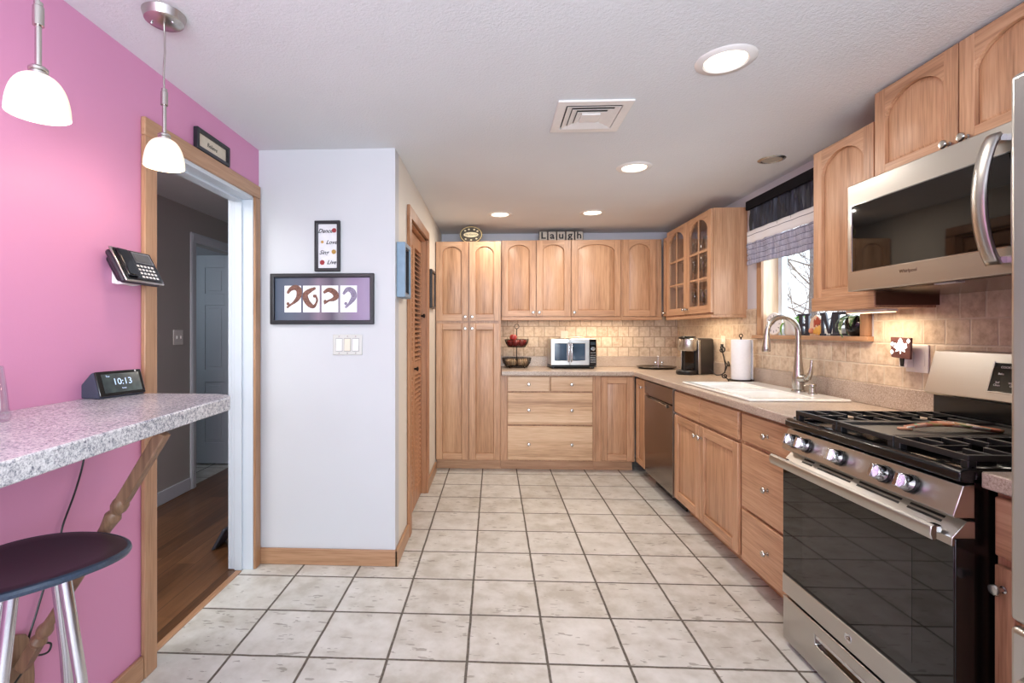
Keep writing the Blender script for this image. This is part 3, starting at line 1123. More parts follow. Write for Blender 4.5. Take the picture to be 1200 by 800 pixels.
obj('lever_handle', m, nickel, t)

t = thing('soap_dispenser', 'short nickel soap dispenser pump beside the faucet', 'soap dispenser', (1.748, 2.775, CT + 0.013))
obj('base', MB().lathe([(0, 0), (0.022, 0), (0.022, 0.005), (0.016, 0.01), (0.016, 0.035), (0.012, 0.04), (0, 0.04)], n=16), nickel, t)
m = MB().lathe([(0, 0), (0.018, 0.002), (0.018, 0.012), (0.015, 0.016), (0, 0.017)], (0, 0, 0.0405), n=16)
m.tube([(0, 0, 0.052), (-0.03, 0, 0.052), (-0.045, 0, 0.046)], [0.007, 0.006, 0.005], 8)
obj('pump', m, nickel, t)
# blue sponge lying in the far bowl
m = MB().box(-0.022, 0.022, -0.05, 0.05, 0, 0.026)
m.bm.transform(Matrix.Rotation(0.4, 4, 'Z'))
sp = obj('sponge', m, plain('blue_sponge', (92, 112, 146), 0.9, var=0.2, nscale=120), bevel=0.006)
sp.location = (1.575, 3.235, CT - 0.168)
tag(sp, 'blue-grey sponge lying in the far bowl of the white sink', 'sponge')

# ------------------------------------------------------------------ stove
SX, SY = 1.19, 2.079
SW = 0.757
t = right_thing('stove', 'stainless gas stove with black glass oven door', SY, 'stove', x=SX)
obj('body', box_mb(0.006, SW - 0.006, 0.055, 0.65, 0.03, 0.895), black_enamel, t)
for fx in (0.05, SW - 0.05):
    for fy in (0.12, 0.6):
        obj('foot', MB().cyl((fx, fy, 0.0005), (fx, fy, 0.03), 0.018), black_plastic, t)
# storage drawer with a recessed pull
m = MB().slab([0.003, 0.20, 0.556, SW - 0.003], [0.022, 0.115, 0.155, 0.198], {(1, 1)}, 0.0, 0.054, 'y')
sd = obj('storage_drawer', m, st_x, t, bevel=0.003)
m = MB()
m.box(0.201, 0.555, 0.022, 0.054, 0.1155, 0.1545)
obj('recess', m, st_dark, sd)
obj('pull', box_mb(0.203, 0.553, 0.002, 0.008, 0.1395, 0.1545), chrome, sd, bevel=0.002)
# oven door: glass, lower band, upper band with handle and vents
od = obj('oven_door', box_mb(0.003, SW - 0.003, 0.004, 0.054, 0.212, 0.741), black_enamel, t, bevel=0.003)
obj('door_glass', box_mb(0.003, SW - 0.003, 0.0, 0.0035, 0.288, 0.722), oven_glass, od, bevel=0.001)
obj('inner_window', box_mb(0.13, SW - 0.13, -0.0006, 0.002, 0.335, 0.665), plain('oven_inner_window', (38, 36, 35), 0.04, 0, 0.5, 0.02), od)
obj('lower_band', box_mb(0.003, SW - 0.003, -0.003, 0.0035, 0.212, 0.2875), st_x, od, bevel=0.002)
m = MB()
m.box(0.003, SW - 0.003, -0.004, 0.0035, 0.7225, 0.742)
m.prism([(0.0035, 0.742), (-0.004, 0.742), (-0.004, 0.744), (0.034, 0.787), (0.054, 0.787), (0.054, 0.742)], 0.003, SW - 0.003, 'x')
obj('upper_band', m, st_x, od, bevel=0.0015)
m = MB()
for a, b in ((0.10, 0.16), (0.19, 0.36), (0.39, 0.56), (0.59, 0.70)):
    for yy, zz in ((0.0175, 0.7685), (0.0265, 0.7787)):
        m.T = Matrix.Translation((0, yy, zz)) @ Matrix.Rotation(math.atan2(0.043, 0.038), 4, 'X')
        m.box(a, b, -0.0035, 0.0035, -0.001, 0.0008)
        m.T = Matrix.Identity(4)
obj('vent_slots', m, black_plastic, od)
# bar handle: broad flat stainless blade on two stand-offs
m = MB().prism([(-0.052, 0.738), (-0.058, 0.752), (-0.056, 0.772), (-0.046, 0.778), (-0.040, 0.772), (-0.040, 0.744), (-0.044, 0.737)], 0.004, SW - 0.004, 'x')
hd = obj('handle', m, st_x, od, bevel=0.002)
m = MB()
for a in (0.03, SW - 0.055):
    m.box(a, a + 0.025, -0.041, -0.003, 0.744, 0.766)
obj('stand_off', m, chrome, hd, bevel=0.004)
m = MB()
m.lathe([(0, 0), (0.016, 0), (0.016, 0.0012), (0.0145, 0.002), (0.0135, 0.0014), (0, 0.0014)], (SW * 0.5, -0.003, 0.25), (0, -1, 0), 24)
bd = obj('badge', m, chrome, od)
m = MB().text('GE', 0.016, (SW * 0.5, -0.0046, 0.25), 0.0004, 0.3)
obj('badge_lettering', m, st_dark, od)
# control panel, tilted, with five knobs
m = MB().prism([(0.050, 0.796), (0.002, 0.796), (-0.004, 0.802), (0.022, 0.880), (0.050, 0.884)], 0.0, SW, 'x')
cp = obj('control_panel', m, st_x, t, bevel=0.002)
tilt = math.atan2(0.026, 0.078)
for kx in (0.070, 0.145, 0.325, 0.520, 0.615):
    m = MB()
    m.T = Matrix.Translation((kx, 0.009, 0.841)) @ Matrix.Rotation(-tilt, 4, 'X')
    m.mi = 0
    m.lathe([(0.0, 0), (0.027, 0), (0.027, 0.010), (0.0, 0.010)], (0, 0, 0), (0, -1, 0), 24)
    m.mi = 1
    m.lathe([(0.0, 0.010), (0.0245, 0.010), (0.0245, 0.014), (0.022, 0.034), (0.020, 0.037), (0.0, 0.037)], (0, 0, 0), (0, -1, 0), 24)
    m.box(-0.0065, 0.0065, -0.048, -0.035, -0.019, 0.019)
    obj('burner_knob', m, [black_plastic, chrome], cp, bevel=0.001)
# cooktop
m = MB()
m.prism([(0.028, 0.886), (0.010, 0.892), (0.010, 0.916), (0.022, 0.923), (0.050, 0.923), (0.050, 0.886)], -0.002, SW + 0.002, 'x')
m.box(-0.002, SW + 0.002, 0.05, 0.60, 0.896, 0.912)
m.box(-0.002, 0.03, 0.05, 0.60, 0.912, 0.923)
m.box(SW - 0.03, SW + 0.002, 0.05, 0.60, 0.912, 0.923)
ck = obj('cooktop', m, black_enamel, t, bevel=0.004)
for bx_, by_, br in ((0.14, 0.18, 0.045), (0.14, 0.43, 0.036), (0.617, 0.18, 0.045), (0.617, 0.43, 0.036), (0.378, 0.30, 0.05)):
    m = MB().lathe([(0, 0), (br, 0), (br, 0.008), (br * 0.8, 0.013), (br * 0.8, 0.018), (0, 0.019)], (bx_, by_, 0.9125), n=22)
    obj('burner', m, black_iron, ck)


def grate(x0, x1, kind):
    m = MB()
    y0, y1 = 0.045, 0.585
    zt, h = 0.956, 0.016
    b = 0.011
    m.box(x0, x0 + b, y0, y1, zt - h, zt)
    m.box(x1 - b, x1, y0, y1, zt - h, zt)
    m.box(x0 + b, x1 - b, y0, y0 + b, zt - h, zt)
    m.box(x0 + b, x1 - b, y1 - b, y1, zt - h, zt)
    for cx in (x0, x1 - 0.022):
        for cy in (y0, y1 - 0.022):
            m.box(cx, cx + 0.022, cy, cy + 0.022, 0.9125, zt - h + 0.002)
    if kind == 'burner':
        ym = (y0 + y1) / 2
        m.box(x0 + b, x1 - b, ym - b / 2, ym + b / 2, zt - h, zt)
        for cy in ((y0 + ym) / 2, (y1 + ym) / 2):
            cx = (x0 + x1) / 2
            for s in (-1, 1):
                e0 = x0 + b if s < 0 else x1 - b
                m.prism([(min(e0, cx + s * 0.02), zt - h), (max(e0, cx + s * 0.02), zt - h), (max(e0, cx + s * 0.02), zt), (min(e0, cx + s * 0.02), zt)], cy - 0.0045, cy + 0.0045, 'y')
                for d in (-1, 1):
                    ee = cy + d * 0.065
                    m.box(min(e0, cx + s * 0.03), max(e0, cx + s * 0.03), ee - 0.0045, ee + 0.0045, zt - h, zt)
            m.box(cx - 0.0045, cx + 0.0045, cy + 0.025, cy + 0.12, zt - h, zt)
            m.box(cx - 0.0045, cx + 0.0045, cy - 0.12, cy - 0.025, zt - h, zt)
    return m


obj('grate', grate(0.012, 0.250, 'burner'), black_iron, t, bevel=0.002)
obj('grate', grate(0.507, 0.745, 'burner'), black_iron, t, bevel=0.002)
obj('grate', grate(0.254, 0.503, 'griddle'), black_iron, t, bevel=0.002)
m = MB().slab([0.266, 0.276, 0.481, 0.491], [0.057, 0.067, 0.563, 0.573], set(), 0.9450, 0.9475, 'z')
for a in (0.266, 0.4855):
    m.box(a, a + 0.0055, 0.057, 0.573, 0.9475, 0.957)
obj('griddle', m, griddle_mat, t, bevel=0.001)
# backguard
m = MB().box(0.0, SW, 0.598, 0.652, 0.912, 1.040)
obj('rear_riser', m, black_enamel, t, bevel=0.002)
m = MB().prism([(0.560, 1.036), (0.570, 1.028), (0.655, 1.028), (0.655, 1.205), (0.612, 1.205), (0.604, 1.200)], 0.0, SW, 'x')
bg = obj('backguard', m, st_x, t, bevel=0.003)
bt = math.atan2(0.044, 0.164)
BM_ = Matrix.Translation((0, 0.582, 1.118)) @ Matrix.Rotation(-bt, 4, 'X')
m = MB()
m.T = BM_
m.box(0.255, 0.52, -0.0035, 0.004, -0.052, 0.052)
pn = obj('touch_panel', m, black_glass, bg, bevel=0.002)
m = MB()
m.T = BM_
m.box(0.250, 0.2545, -0.0045, 0.004, -0.056, 0.056)
m.box(0.2545, 0.525, -0.0045, 0.004, -0.056, -0.0525)
obj('panel_bezel', m, chrome, bg)
m = MB()
m.T = BM_
m.text('COOKING', 0.011, (0.305, -0.0042, 0.036), 0.0003)
for s, x, z in (('Bake', 0.285, 0.012), ('Broil', 0.335, 0.012), ('Self\nClean', 0.280, -0.024), ('Warm\nOff', 0.330, -0.024), ('Timer\nSet', 0.385, -0.024), ('Start', 0.44, 0.0)):
    m.text(s, 0.010, (x, -0.0042, z), 0.0003)
m.text('10:13', 0.028, (0.48, -0.0042, 0.024), 0.0003)
obj('panel_lettering', m, white_plastic, bg)

# spoon rest on the griddle
m = MB()


def spoon_fn(u, v):
    w = 0.012 + 0.024 * math.sin(PI * min(1, max(0, (u - 0.25) / 0.75))) ** 0.7 if u > 0.25 else 0.011
    w = w if u < 0.97 else w * 0.5
    x = (u - 0.5) * 0.27
    y = (v - 0.5) * 2 * w
    z = 0.020 * math.sin(PI * min(1.0, u * 1.05)) * (1 - 0.5 * u) + 0.002 + 0.010 * (2 * v - 1) ** 2
    return (x, y, z)


m.sheet(spoon_fn, 24, 6)
tt = NT('painted_ceramic_flowers')
vr = tt.node('ShaderNodeTexVoronoi', {'Vector': tt.obj(), 'Scale': 42.0}, out=1)
sp_ = tt.n.new('ShaderNodeSeparateColor')
tt.l.new(vr, sp_.inputs[0])
fl = tt.ramp(sp_.outputs[0], [(0.1, lin((196, 128, 100))), (0.35, lin((226, 206, 180))), (0.55, lin((206, 110, 70))), (0.75, lin((120, 168, 110))), (0.9, lin((232, 224, 208)))])
ceramic = tt.done(fl, 0.25)
sr = thing('spoon_rest', 'colourful flower-painted spoon rest lying on the stove griddle', 'spoon rest', (SX + 0.33, SY - 0.385, 0.9478), rotz=-0.18)
obj('body', m, ceramic, sr, solid=0.004)
obj('rim_foot', MB().box(-0.155, -0.118, -0.011, 0.011, 0.0, 0.008), plain('terracotta_end', (206, 150, 116), 0.5), sr, bevel=0.003)

# ------------------------------------------------------------------ microwave over the stove
t = right_thing('microwave', 'stainless over-the-range microwave with curved handle above the stove', 2.116, 'microwave', x=1.475, z=1.445)
MW, MH, MD = 0.752, 0.436, XR - 1.475 - 0.012
obj('body', box_mb(0.002, MW - 0.002, 0.045, MD, 0.012, MH), plain('microwave_casing', (60, 56, 54), 0.4), t)
dw = 0.665
md = obj('door', MB().slab([0, 0.024, dw - 0.016, dw], [0.0, 0.080, 0.348, MH], {(1, 1)}, 0.0, 0.044, 'y'), st_x, t, bevel=0.003)
obj('door_glass', box_mb(0.0245, dw - 0.0165, 0.001, 0.012, 0.0805, 0.3475), black_glass, md, bevel=0.001)
obj('glass_trim', MB().slab([0.020, 0.024, dw - 0.016, dw - 0.0135], [0.077, 0.080, 0.348, 0.351], {(1, 1)}, -0.0012, -0.0002, 'y'), chrome, md)
m = MB()
hw = 0.014
m.sheet(lambda u, v: (dw - 0.062 + 0.040 * v, 0.0 - 0.060 * math.sin(PI * (0.04 + 0.92 * u)) ** 0.55 - 0.006 * math.sin(PI * v), 0.030 + 0.375 * u), 24, 6)
hd = obj('handle', m, st_v, md, solid=0.012)
m = MB()
m.box(dw - 0.058, dw - 0.026, -0.018, 0.0, 0.032, 0.050)
m.box(dw - 0.058, dw - 0.026, -0.018, 0.0, 0.385, 0.403)
obj('handle_mount', m, chrome, hd)
cpn = obj('control_panel', box_mb(dw + 0.002, MW, 0.0, 0.044, 0.0, MH), st_x, t, bevel=0.003)
obj('touch_panel', box_mb(dw + 0.008, MW - 0.006, -0.0012, -0.0002, 0.09, 0.345), black_glass, cpn)
m = MB()
for r in range(5):
    for c_ in range(3):
        m.text('123456789*0#ABC'[r * 3 + c_], 0.012, (dw + 0.024 + c_ * 0.020, -0.0016, 0.27 - r * 0.034), 0.0002)
obj('panel_lettering', m, white_plastic, cpn)
m = MB().text('Whirlpool', 0.018, (0.30, -0.0006, 0.052), 0.0003)
obj('brand_lettering', m, st_dark, md)
m = MB()
m.box(0.004, MW - 0.004, 0.02, MD, 0.0, 0.0115)
m.prism([(0.10, 0.0), (0.30, -0.016), (0.36, -0.016), (0.36, 0.0)], 0.03, MW - 0.03, 'x')
ug = obj('underside_grille', m, st_dark, t)
obj('lamp_cover', box_mb(0.34, 0.42, 0.055, 0.085, -0.003, -0.0002), white_plastic, ug)

# ------------------------------------------------------------------ refrigerator at the frame's edge
t = right_thing('refrigerator', 'tall stainless refrigerator cut off at the right edge of the photo', 1.100, 'refrigerator', x=1.10)
RW = 0.90
obj('body', box_mb(0.004, RW - 0.004, 0.075, XR - 1.10 - 0.012, 0.03, 1.80), plain('refrigerator_casing', (92, 88, 86), 0.4), t, bevel=0.004)
for a, b in ((0.0, RW / 2 - 0.002), (RW / 2 + 0.002, RW)):
    d = obj('door', box_mb(a, b, 0.0, 0.070, 0.665, 1.825), st_v, t, bevel=0.012, seg=3)
    hx = b - 0.05 if a == 0 else a + 0.05
    m = MB().tube([(hx, 0.0, 0.80), (hx, -0.05, 0.82), (hx, -0.055, 0.90), (hx, -0.055, 1.55), (hx, -0.05, 1.63), (hx, 0.0, 1.65)], 0.013, 12)
    obj('handle', m, st_v, d)
d = obj('freezer_drawer', box_mb(0.0, RW, 0.0, 0.070, 0.06, 0.655), st_v, t, bevel=0.012, seg=3)
m = MB().tube([(0.06, 0.0, 0.575), (0.08, -0.05, 0.575), (0.15, -0.055, 0.575), (RW - 0.15, -0.055, 0.575), (RW - 0.08, -0.05, 0.575), (RW - 0.06, 0.0, 0.575)], 0.013, 12)
obj('handle', m, st_x, d)
obj('hinge_cover', box_mb(0.01, 0.11, 0.03, 0.13, 1.8255, 1.845), plain('hinge_plastic', (96, 96, 98), 0.4), t, bevel=0.004)
m = MB()
for fx in (0.06, RW - 0.06):
    for fy in (0.12, 0.65):
        m.cyl((fx, fy, 0.0005), (fx, fy, 0.03), 0.025)
obj('foot', m, black_plastic, t)

# ------------------------------------------------------------------ ceiling fixtures
lens_mat = glow('downlight_lens', (255, 240, 214), 4.0)
unlit_lens = plain('unlit_lens', (176, 166, 152), 0.5)


def downlight(x, y, label, power=8.0):
    t = thing('recessed_light', label, 'ceiling light', (x, y, CEIL), 0, 'recessed ceiling lights')
    m = MB().lathe([(0.073, -0.004), (0.078, -0.008), (0.102, -0.004), (0.106, -0.0005), (0.073, -0.0005)], n=36)
    obj('trim_ring', m, white_plastic, t)
    obj('lens', MB().lathe([(0, -0.0025), (0.0725, -0.0035), (0.0725, -0.0006), (0, -0.0006)], n=36), lens_mat, t)
    a = area('recessed_lamp', (0, 0, -0.012), (0, 0, 0), 0.14, 0.14, power, (1.0, 0.91, 0.80), 'DISK')
    a.parent = t


downlight(0.854, 1.85, 'lit recessed ceiling light nearest the microwave')
downlight(0.854, 3.035, 'lit recessed ceiling light beyond the vent, second from the stove')
downlight(0.051, 4.200, 'lit recessed ceiling light in front of the pantry cabinet')
downlight(0.827, 4.170, 'lit recessed ceiling light in front of the wide back cabinet door')
t = thing('recessed_light', 'small unlit recessed ceiling light near the window valance', 'ceiling light', (1.615, 2.93, CEIL))
obj('trim_ring', MB().lathe([(0.052, -0.003), (0.056, -0.006), (0.070, -0.003), (0.073, -0.0005), (0.052, -0.0005)], n=30), nickel, t)
obj('lens', MB().lathe([(0, -0.0025), (0.0515, -0.0030), (0.0515, -0.0006), (0, -0.0006)], n=30), unlit_lens, t)

t = thing('ceiling_vent', 'square white ceiling air vent with nested louvres', 'vent', (0.443, 2.30, CEIL))
m = MB()
s = 0.165
m.slab([-s, -s + 0.042, s - 0.042, s], [-s, -s + 0.042, s - 0.042, s], {(1, 1)}, -0.010, -0.0006, 'z')
obj('frame', m, white_plastic, t, bevel=0.003)
obj('backing', box_mb(-0.1225, 0.1225, -0.1225, 0.1225, -0.0022, -0.0007), plain('vent_shadow_gap', (96, 92, 88), 0.8), t)
for k, r in enumerate((0.118, 0.092, 0.066)):
    m = MB()
    o_, i_ = r, r - 0.023
    for q in range(4):
        m.T = Matrix.Rotation(q * PI / 2, 4, 'Z')
        a = [m.v(p) for p in ((-o_, -o_, -0.011), (o_, -o_, -0.011), (i_, -i_, -0.004), (-i_, -i_, -0.004))]
        b = [m.v(p) for p in ((-o_, -o_, -0.0122), (o_, -o_, -0.0122), (i_, -i_, -0.0052), (-i_, -i_, -0.0052))]
        m.f(a); m.f(b[::-1])
        for i in range(4):
            m.f([a[i], a[(i + 1) % 4], b[(i + 1) % 4], b[i]])
    obj('louvre', m, white_plastic, t, smooth=0)
obj('centre_plate', box_mb(-0.042, 0.042, -0.042, 0.042, -0.014, -0.0024), white_plastic, t, bevel=0.002)

# pendant lamps over the breakfast bar
shade_mat = NT('opal_glass_shade')
sz = shade_mat.n.new('ShaderNodeSeparateXYZ')
shade_mat.l.new(shade_mat.obj(), sz.inputs[0])
shade_mat = shade_mat.done(lin((250, 240, 226)), 0.25, **{'Emission Color': lin((255, 236, 206)), 'Emission Strength': 0.5})


def pendant(x, y, zb, label):
    t = thing('pendant_lamp', label, 'pendant lamp', (x, y, zb), 0, 'pendant lamps over the breakfast bar')
    top = CEIL - zb
    m = MB().lathe([(0, -0.030), (0.045, -0.030), (0.055, -0.024), (0.062, -0.0006), (0, -0.0006)], (0, 0, top), n=30)
    cn = obj('canopy', m, nickel, t)
    m = MB()
    for sgn in (-1, 1):
        m.ball((sgn * 0.034, -0.01, top - 0.032), 0.004)
    obj('screw', m, chrome, cn)
    obj('cord', MB().tube([(0, 0, top - 0.030), (0.002, 0, top - 0.12), (-0.002, 0, 0.30), (0, 0, 0.235)], 0.003, 8), nickel, t)
    m = MB().lathe([(0, 0.195), (0.0105, 0.195), (0.0105, 0.236), (0.0085, 0.238), (0.0085, 0.246), (0, 0.246)], n=18)
    m.lathe([(0, 0.105), (0.0062, 0.105), (0.0062, 0.196), (0, 0.196)], n=14)
    m.lathe([(0, 0.086), (0.018, 0.086), (0.018, 0.092), (0.015, 0.094), (0.018, 0.096), (0.018, 0.101), (0.014, 0.105), (0, 0.107)], n=22)
    obj('stem', m, nickel, t)
    prof = []
    for k in range(13):
        u = k / 12
        prof.append((0.0575 * math.sin(0.20 + (PI / 2 - 0.20) * u) ** 0.9, 0.087 * math.cos(PI / 2 * u)))
    inner = [(r - 0.003, h if i == len(prof) - 1 else h - 0.003) for i, (r, h) in enumerate(prof)]
    m = MB().lathe(prof + inner[::-1], n=32)
    obj('glass_shade', m, shade_mat, t)
    d = bpy.data.lights.new('pendant_bulb', 'POINT')
    d.energy = 1.7
    d.color = (1.0, 0.80, 0.58)
    d.shadow_soft_size = 0.05
    o = bpy.data.objects.new('pendant_bulb', d)
    COL.objects.link(o)
    o.parent = t
    o.location = (0, 0, -0.02)


pendant(-0.995, 1.03, 1.752, 'lit opal glass pendant lamp nearest the left photo edge')
pendant(-1.040, 1.505, 1.798, 'lit opal glass pendant lamp in front of the doorway casing')

# ------------------------------------------------------------------ breakfast bar and what stands on it
BT = 1.067
t = thing('breakfast_bar', 'grey speckled breakfast bar top on a turned wooden brace', 'breakfast bar', (XL, 0.9, BT - 0.043))
pts = [(-1.2985, 0.12), (-0.795, 0.12), (-0.800, 0.766), (-0.846, 1.38)]
for k in range(1, 11):
    a = PI / 2 * k / 10
    pts.append((-0.965 + 0.112 * math.cos(a), 1.525 + 0.112 * math.sin(a)))
pts.append((-1.2985, 1.640))
m = MB().prism([(x - XL, y - 0.9) for x, y in pts], 0.0, 0.043, 'z')
obj('bar_top', m, lam_bar, t, bevel=0.004)
# brace
p0 = Vector((-1.275 - XL, 1.262 - 0.9, 0.36 - BT + 0.043))
p1 = Vector((-0.868 - XL, 1.262 - 0.9, -0.002))
ax = (p1 - p0).normalized()
L = (p1 - p0).length
q = ax.to_track_quat('Z', 'Y').to_matrix().to_4x4()
m = MB()
r = 0.0145
prof = [(0, 0.10), (0.02, 0.10), (0.026, 0.115), (0.018, 0.13), (0.024, 0.145), (0.024, 0.155), (0.016, 0.17), (0.014, 0.22), (0.019, 0.30), (0.021, 0.36), (0.015, 0.395),
        (0.025, 0.41), (0.025, 0.425), (0.017, 0.44), (0.019, 0.49), (0.023, 0.515), (0.026, 0.53), (0.018, 0.545), (0.026, 0.56), (0.026, 0.575), (0.019, 0.59), (0.0, 0.59)]
k = L / 0.82
m.lathe([(a * 0.8, b * k) for a, b in prof], p0, ax, 18)
m.T = Matrix.Translation(p0) @ q
m.box(-r, r, -r, r, 0.58 * k, L * 0.985)
m.box(-r, r, -r, r, 0.02, 0.105 * k)
m.T = Matrix.Identity(4)
obj('brace', m, brace_wood, t, bevel=0.003)
m = MB()
prof = [(-0.045, -0.22), (0.045, -0.22), (0.055, -0.06), (0.05, 0.03), (0.03, 0.07), (0.0, 0.085), (-0.03, 0.07), (-0.05, 0.03), (-0.055, -0.06)]
m.prism([(p0.y + a, p0.z + 0.02 + b) for a, b in prof], 0.0015, 0.020, 'x')
obj('wall_plate', m, brace_wood, t, bevel=0.004)

# smart display
sdx, sdy = -1.246, 1.478
t = thing('smart_display', 'dark grey smart display showing the time on the breakfast bar', 'smart display', (-1.246, 1.560, BT + 0.0005), R_LEFT + math.radians(-13))
hw = 0.078
m = MB().prism([(-0.036, 0.004), (-0.034, 0.0), (0.045, 0.0), (0.052, 0.006), (0.054, 0.022), (0.044, 0.040), (0.000, 0.080), (-0.010, 0.083)], -hw, hw, 'x')
obj('housing', m, plain('charcoal_fabric', (66, 68, 84), 0.85, var=0.15, nscale=600), t, bevel=0.004)
ang = math.atan2(0.026, 0.079)
SM = Matrix.Translation((0, -0.0225, 0.0435)) @ Matrix.Rotation(-ang, 4, 'X')
m = MB()
m.T = SM
m.box(-hw, hw, -0.0075, -0.001, -0.041, 0.041)
obj('bezel', m, black_glass, t, bevel=0.003)
m = MB()
m.T = SM
m.box(-hw + 0.016, hw - 0.012, -0.0083, -0.0077, -0.031, 0.031)
st_ = NT('display_picture')
nn = st_.noise(st_.obj(), 22.0, 3.0)
scr = st_.ramp(nn, [(0.35, lin((34, 42, 46))), (0.55, lin((50, 62, 62))), (0.75, lin((74, 88, 88)))])
scr_m = st_.done(scr, 0.15, **{'Emission Color': scr, 'Emission Strength': 0.15})
obj('screen', m, scr_m, t)
digits = glow('display_digits', (176, 196, 226), 0.8)
for nm, s, sz_, x, z in (('clock_digits', '10:13', 0.030, 0.004, 0.003), ('day_lettering', 'Tue', 0.008, -0.042, 0.023), ('weather_lettering', 'Sunny', 0.006, 0.004, -0.019)):
    m = MB()
    m.T = SM
    obj(nm, m.text(s, sz_, (x, -0.0088, z), 0.0002), digits, t)
m = MB()
m.T = SM
m.lathe([(0, 0), (0.003, 0), (0.003, 0.0008), (0, 0.0008)], (hw - 0.022, -0.0077, 0.036), (0, -1, 0), 12)
obj('camera_lens', m, white_plastic, t)

# clear glass vase just inside the frame
m = MB().lathe([(0, 0), (0.040, 0), (0.044, 0.010), (0.040, 0.03), (0.036, 0.08), (0.030, 0.13), (0.027, 0.13), (0.033, 0.08), (0.037, 0.03), (0.038, 0.014), (0, 0.012)], n=24)
t = tag(obj('glass_vase', m, ware_glass), 'clear glass vase on the breakfast bar cut by the left photo edge', 'vase')
t.location = (-1.185, 1.095, BT + 0.0005)

# power cord hanging below the bar
m = MB()
ctl = [(-1.285, 1.50, 1.022), (-1.288, 1.500, 0.95), (-1.290, 1.485, 0.86), (-1.290, 1.455, 0.78), (-1.290, 1.415, 0.70), (-1.290, 1.40, 0.64), (-1.290, 1.36, 0.56), (-1.288, 1.325, 0.48),
       (-1.285, 1.30, 0.42), (-1.27, 1.305, 0.385), (-1.262, 1.335, 0.372), (-1.262, 1.345, 0.390), (-1.27, 1.325, 0.398), (-1.27, 1.285, 0.372), (-1.265, 1.20, 0.33), (-1.285, 1.1, 0.30)]


def smooth_path(P, n=6):
    P = [Vector(p) for p in P]
    out = []
    for i in range(len(P) - 1):
        a, b, c, d = P[max(i - 1, 0)], P[i], P[i + 1], P[min(i + 2, len(P) - 1)]
        for k in range(n):
            u = k / n
            out.append(0.5 * ((2 * b) + (c - a) * u + (2 * a - 5 * b + 4 * c - d) * u * u + (3 * b - a - 3 * c + d) * u ** 3))
    out.append(P[-1])
    return out


m.tube(smooth_path(ctl), 0.0028, 8)
tag(obj('power_cord', m, black_plastic, loc=(-1.285, 1.4, 0.3)), 'thin black power cord hanging against the pink wall below the bar', 'cord')

# bar stool
t = thing('bar_stool', 'bar stool with dark saddle seat and chrome legs below the breakfast bar', 'bar stool', (-1.029, 1.057, 0), -0.578)


def seat_top(x, y, R):
    # saddle: sides along local x curl up, front and back dip
    return 0.766 + 0.018 * (x / 0.2) ** 2 - 0.008 * (y / 0.2) ** 2 - 0.010 * (1 - min(1, (x * x + y * y) / R / R))


m = MB()
R_, ry = 0.1505, 0.1715
rings = []
for j in range(1, 11):
    u = j / 10
    rings.append([(R_ * u * math.cos(2 * PI * k / 40), ry * u * math.sin(2 * PI * k / 40)) for k in range(40)])
top = [[m.v((x, y, seat_top(x, y, R_) + (-0.004 if j == 9 else 0))) for x, y in rg] for j, rg in enumerate(rings)]
c0 = m.v((0, 0, seat_top(0, 0, R_)))
bot = [[m.v((x * 0.985, y * 0.985, seat_top(x, y, R_) - 0.022)) for x, y in rg] for rg in rings]
c1 = m.v((0, 0, seat_top(0, 0, R_) - 0.022))
for S, c in ((top, c0), (bot, c1)):
    for k in range(40):
        m.f([c, S[0][k], S[0][(k + 1) % 40]])
        for j in range(9):
            m.f([S[j][k], S[j + 1][k], S[j + 1][(k + 1) % 40], S[j][(k + 1) % 40]])
for k in range(40):
    m.f([top[9][k], bot[9][k], bot[9][(k + 1) % 40], top[9][(k + 1) % 40]])
se = obj('seat', m, plain('dark_plum_leather', (44, 28, 38), 0.38, var=0.12, nscale=200), t, smooth=60)
pp = [(R_ * 1.012 * math.cos(2 * PI * k / 60), ry * 1.012 * math.sin(2 * PI * k / 60)) for k in range(60)]
m = MB().tube([(x, y, seat_top(x, y, R_) - 0.012) for x, y in pp], 0.0085, 8, True)
obj('piping', m, plain('blue_black_piping', (46, 60, 78), 0.35, var=0.2, nscale=260), se)
for k in range(4):
    a = math.radians(8) + 0.578 + k * PI / 2
    cx, cy = math.cos(a), math.sin(a)
    m = MB().tube([(cx * 0.060, cy * 0.060, seat_top(cx * 0.06, cy * 0.06, R_) - 0.023), (cx * 0.095, cy * 0.095, 0.50), (cx * 0.140, cy * 0.140, 0.0125)], 0.0125, 16)
    lg = obj('leg', m, chrome, t)
    obj('foot_cap', MB().lathe([(0, 0.0005), (0.015, 0.0005), (0.016, 0.012), (0, 0.012)], (cx * 0.140, cy * 0.140, 0), n=16), black_plastic, lg)
m = MB().tube([(0.122 * math.cos(2 * PI * k / 48), 0.122 * math.sin(2 * PI * k / 48), 0.21) for k in range(48)], 0.009, 10, True)
obj('foot_ring', m, chrome, t)

# ------------------------------------------------------------------ on the pink wall
t = thing('framed_sign', 'small black framed sign reading Believe above the doorway', 'sign', (XL + 0.0008, 2.195, 2.073), R_LEFT)
w, h = 0.262, 0.094
obj('frame', MB().slab([-w / 2, -w / 2 + 0.016, w / 2 - 0.016, w / 2], [0, 0.016, h - 0.016, h], {(1, 1)}, -0.022, -0.001, 'y'), black_frame, t, bevel=0.003)
obj('print', box_mb(-w / 2 + 0.0165, w / 2 - 0.0165, -0.008, -0.001, 0.0165, h - 0.0165), plain('cream_print_paper', (212, 200, 180), 0.8), t)
obj('lettering', MB().text('Believe', 0.028, (0, -0.0086, h / 2), 0.0003, 0.25), ink, t)

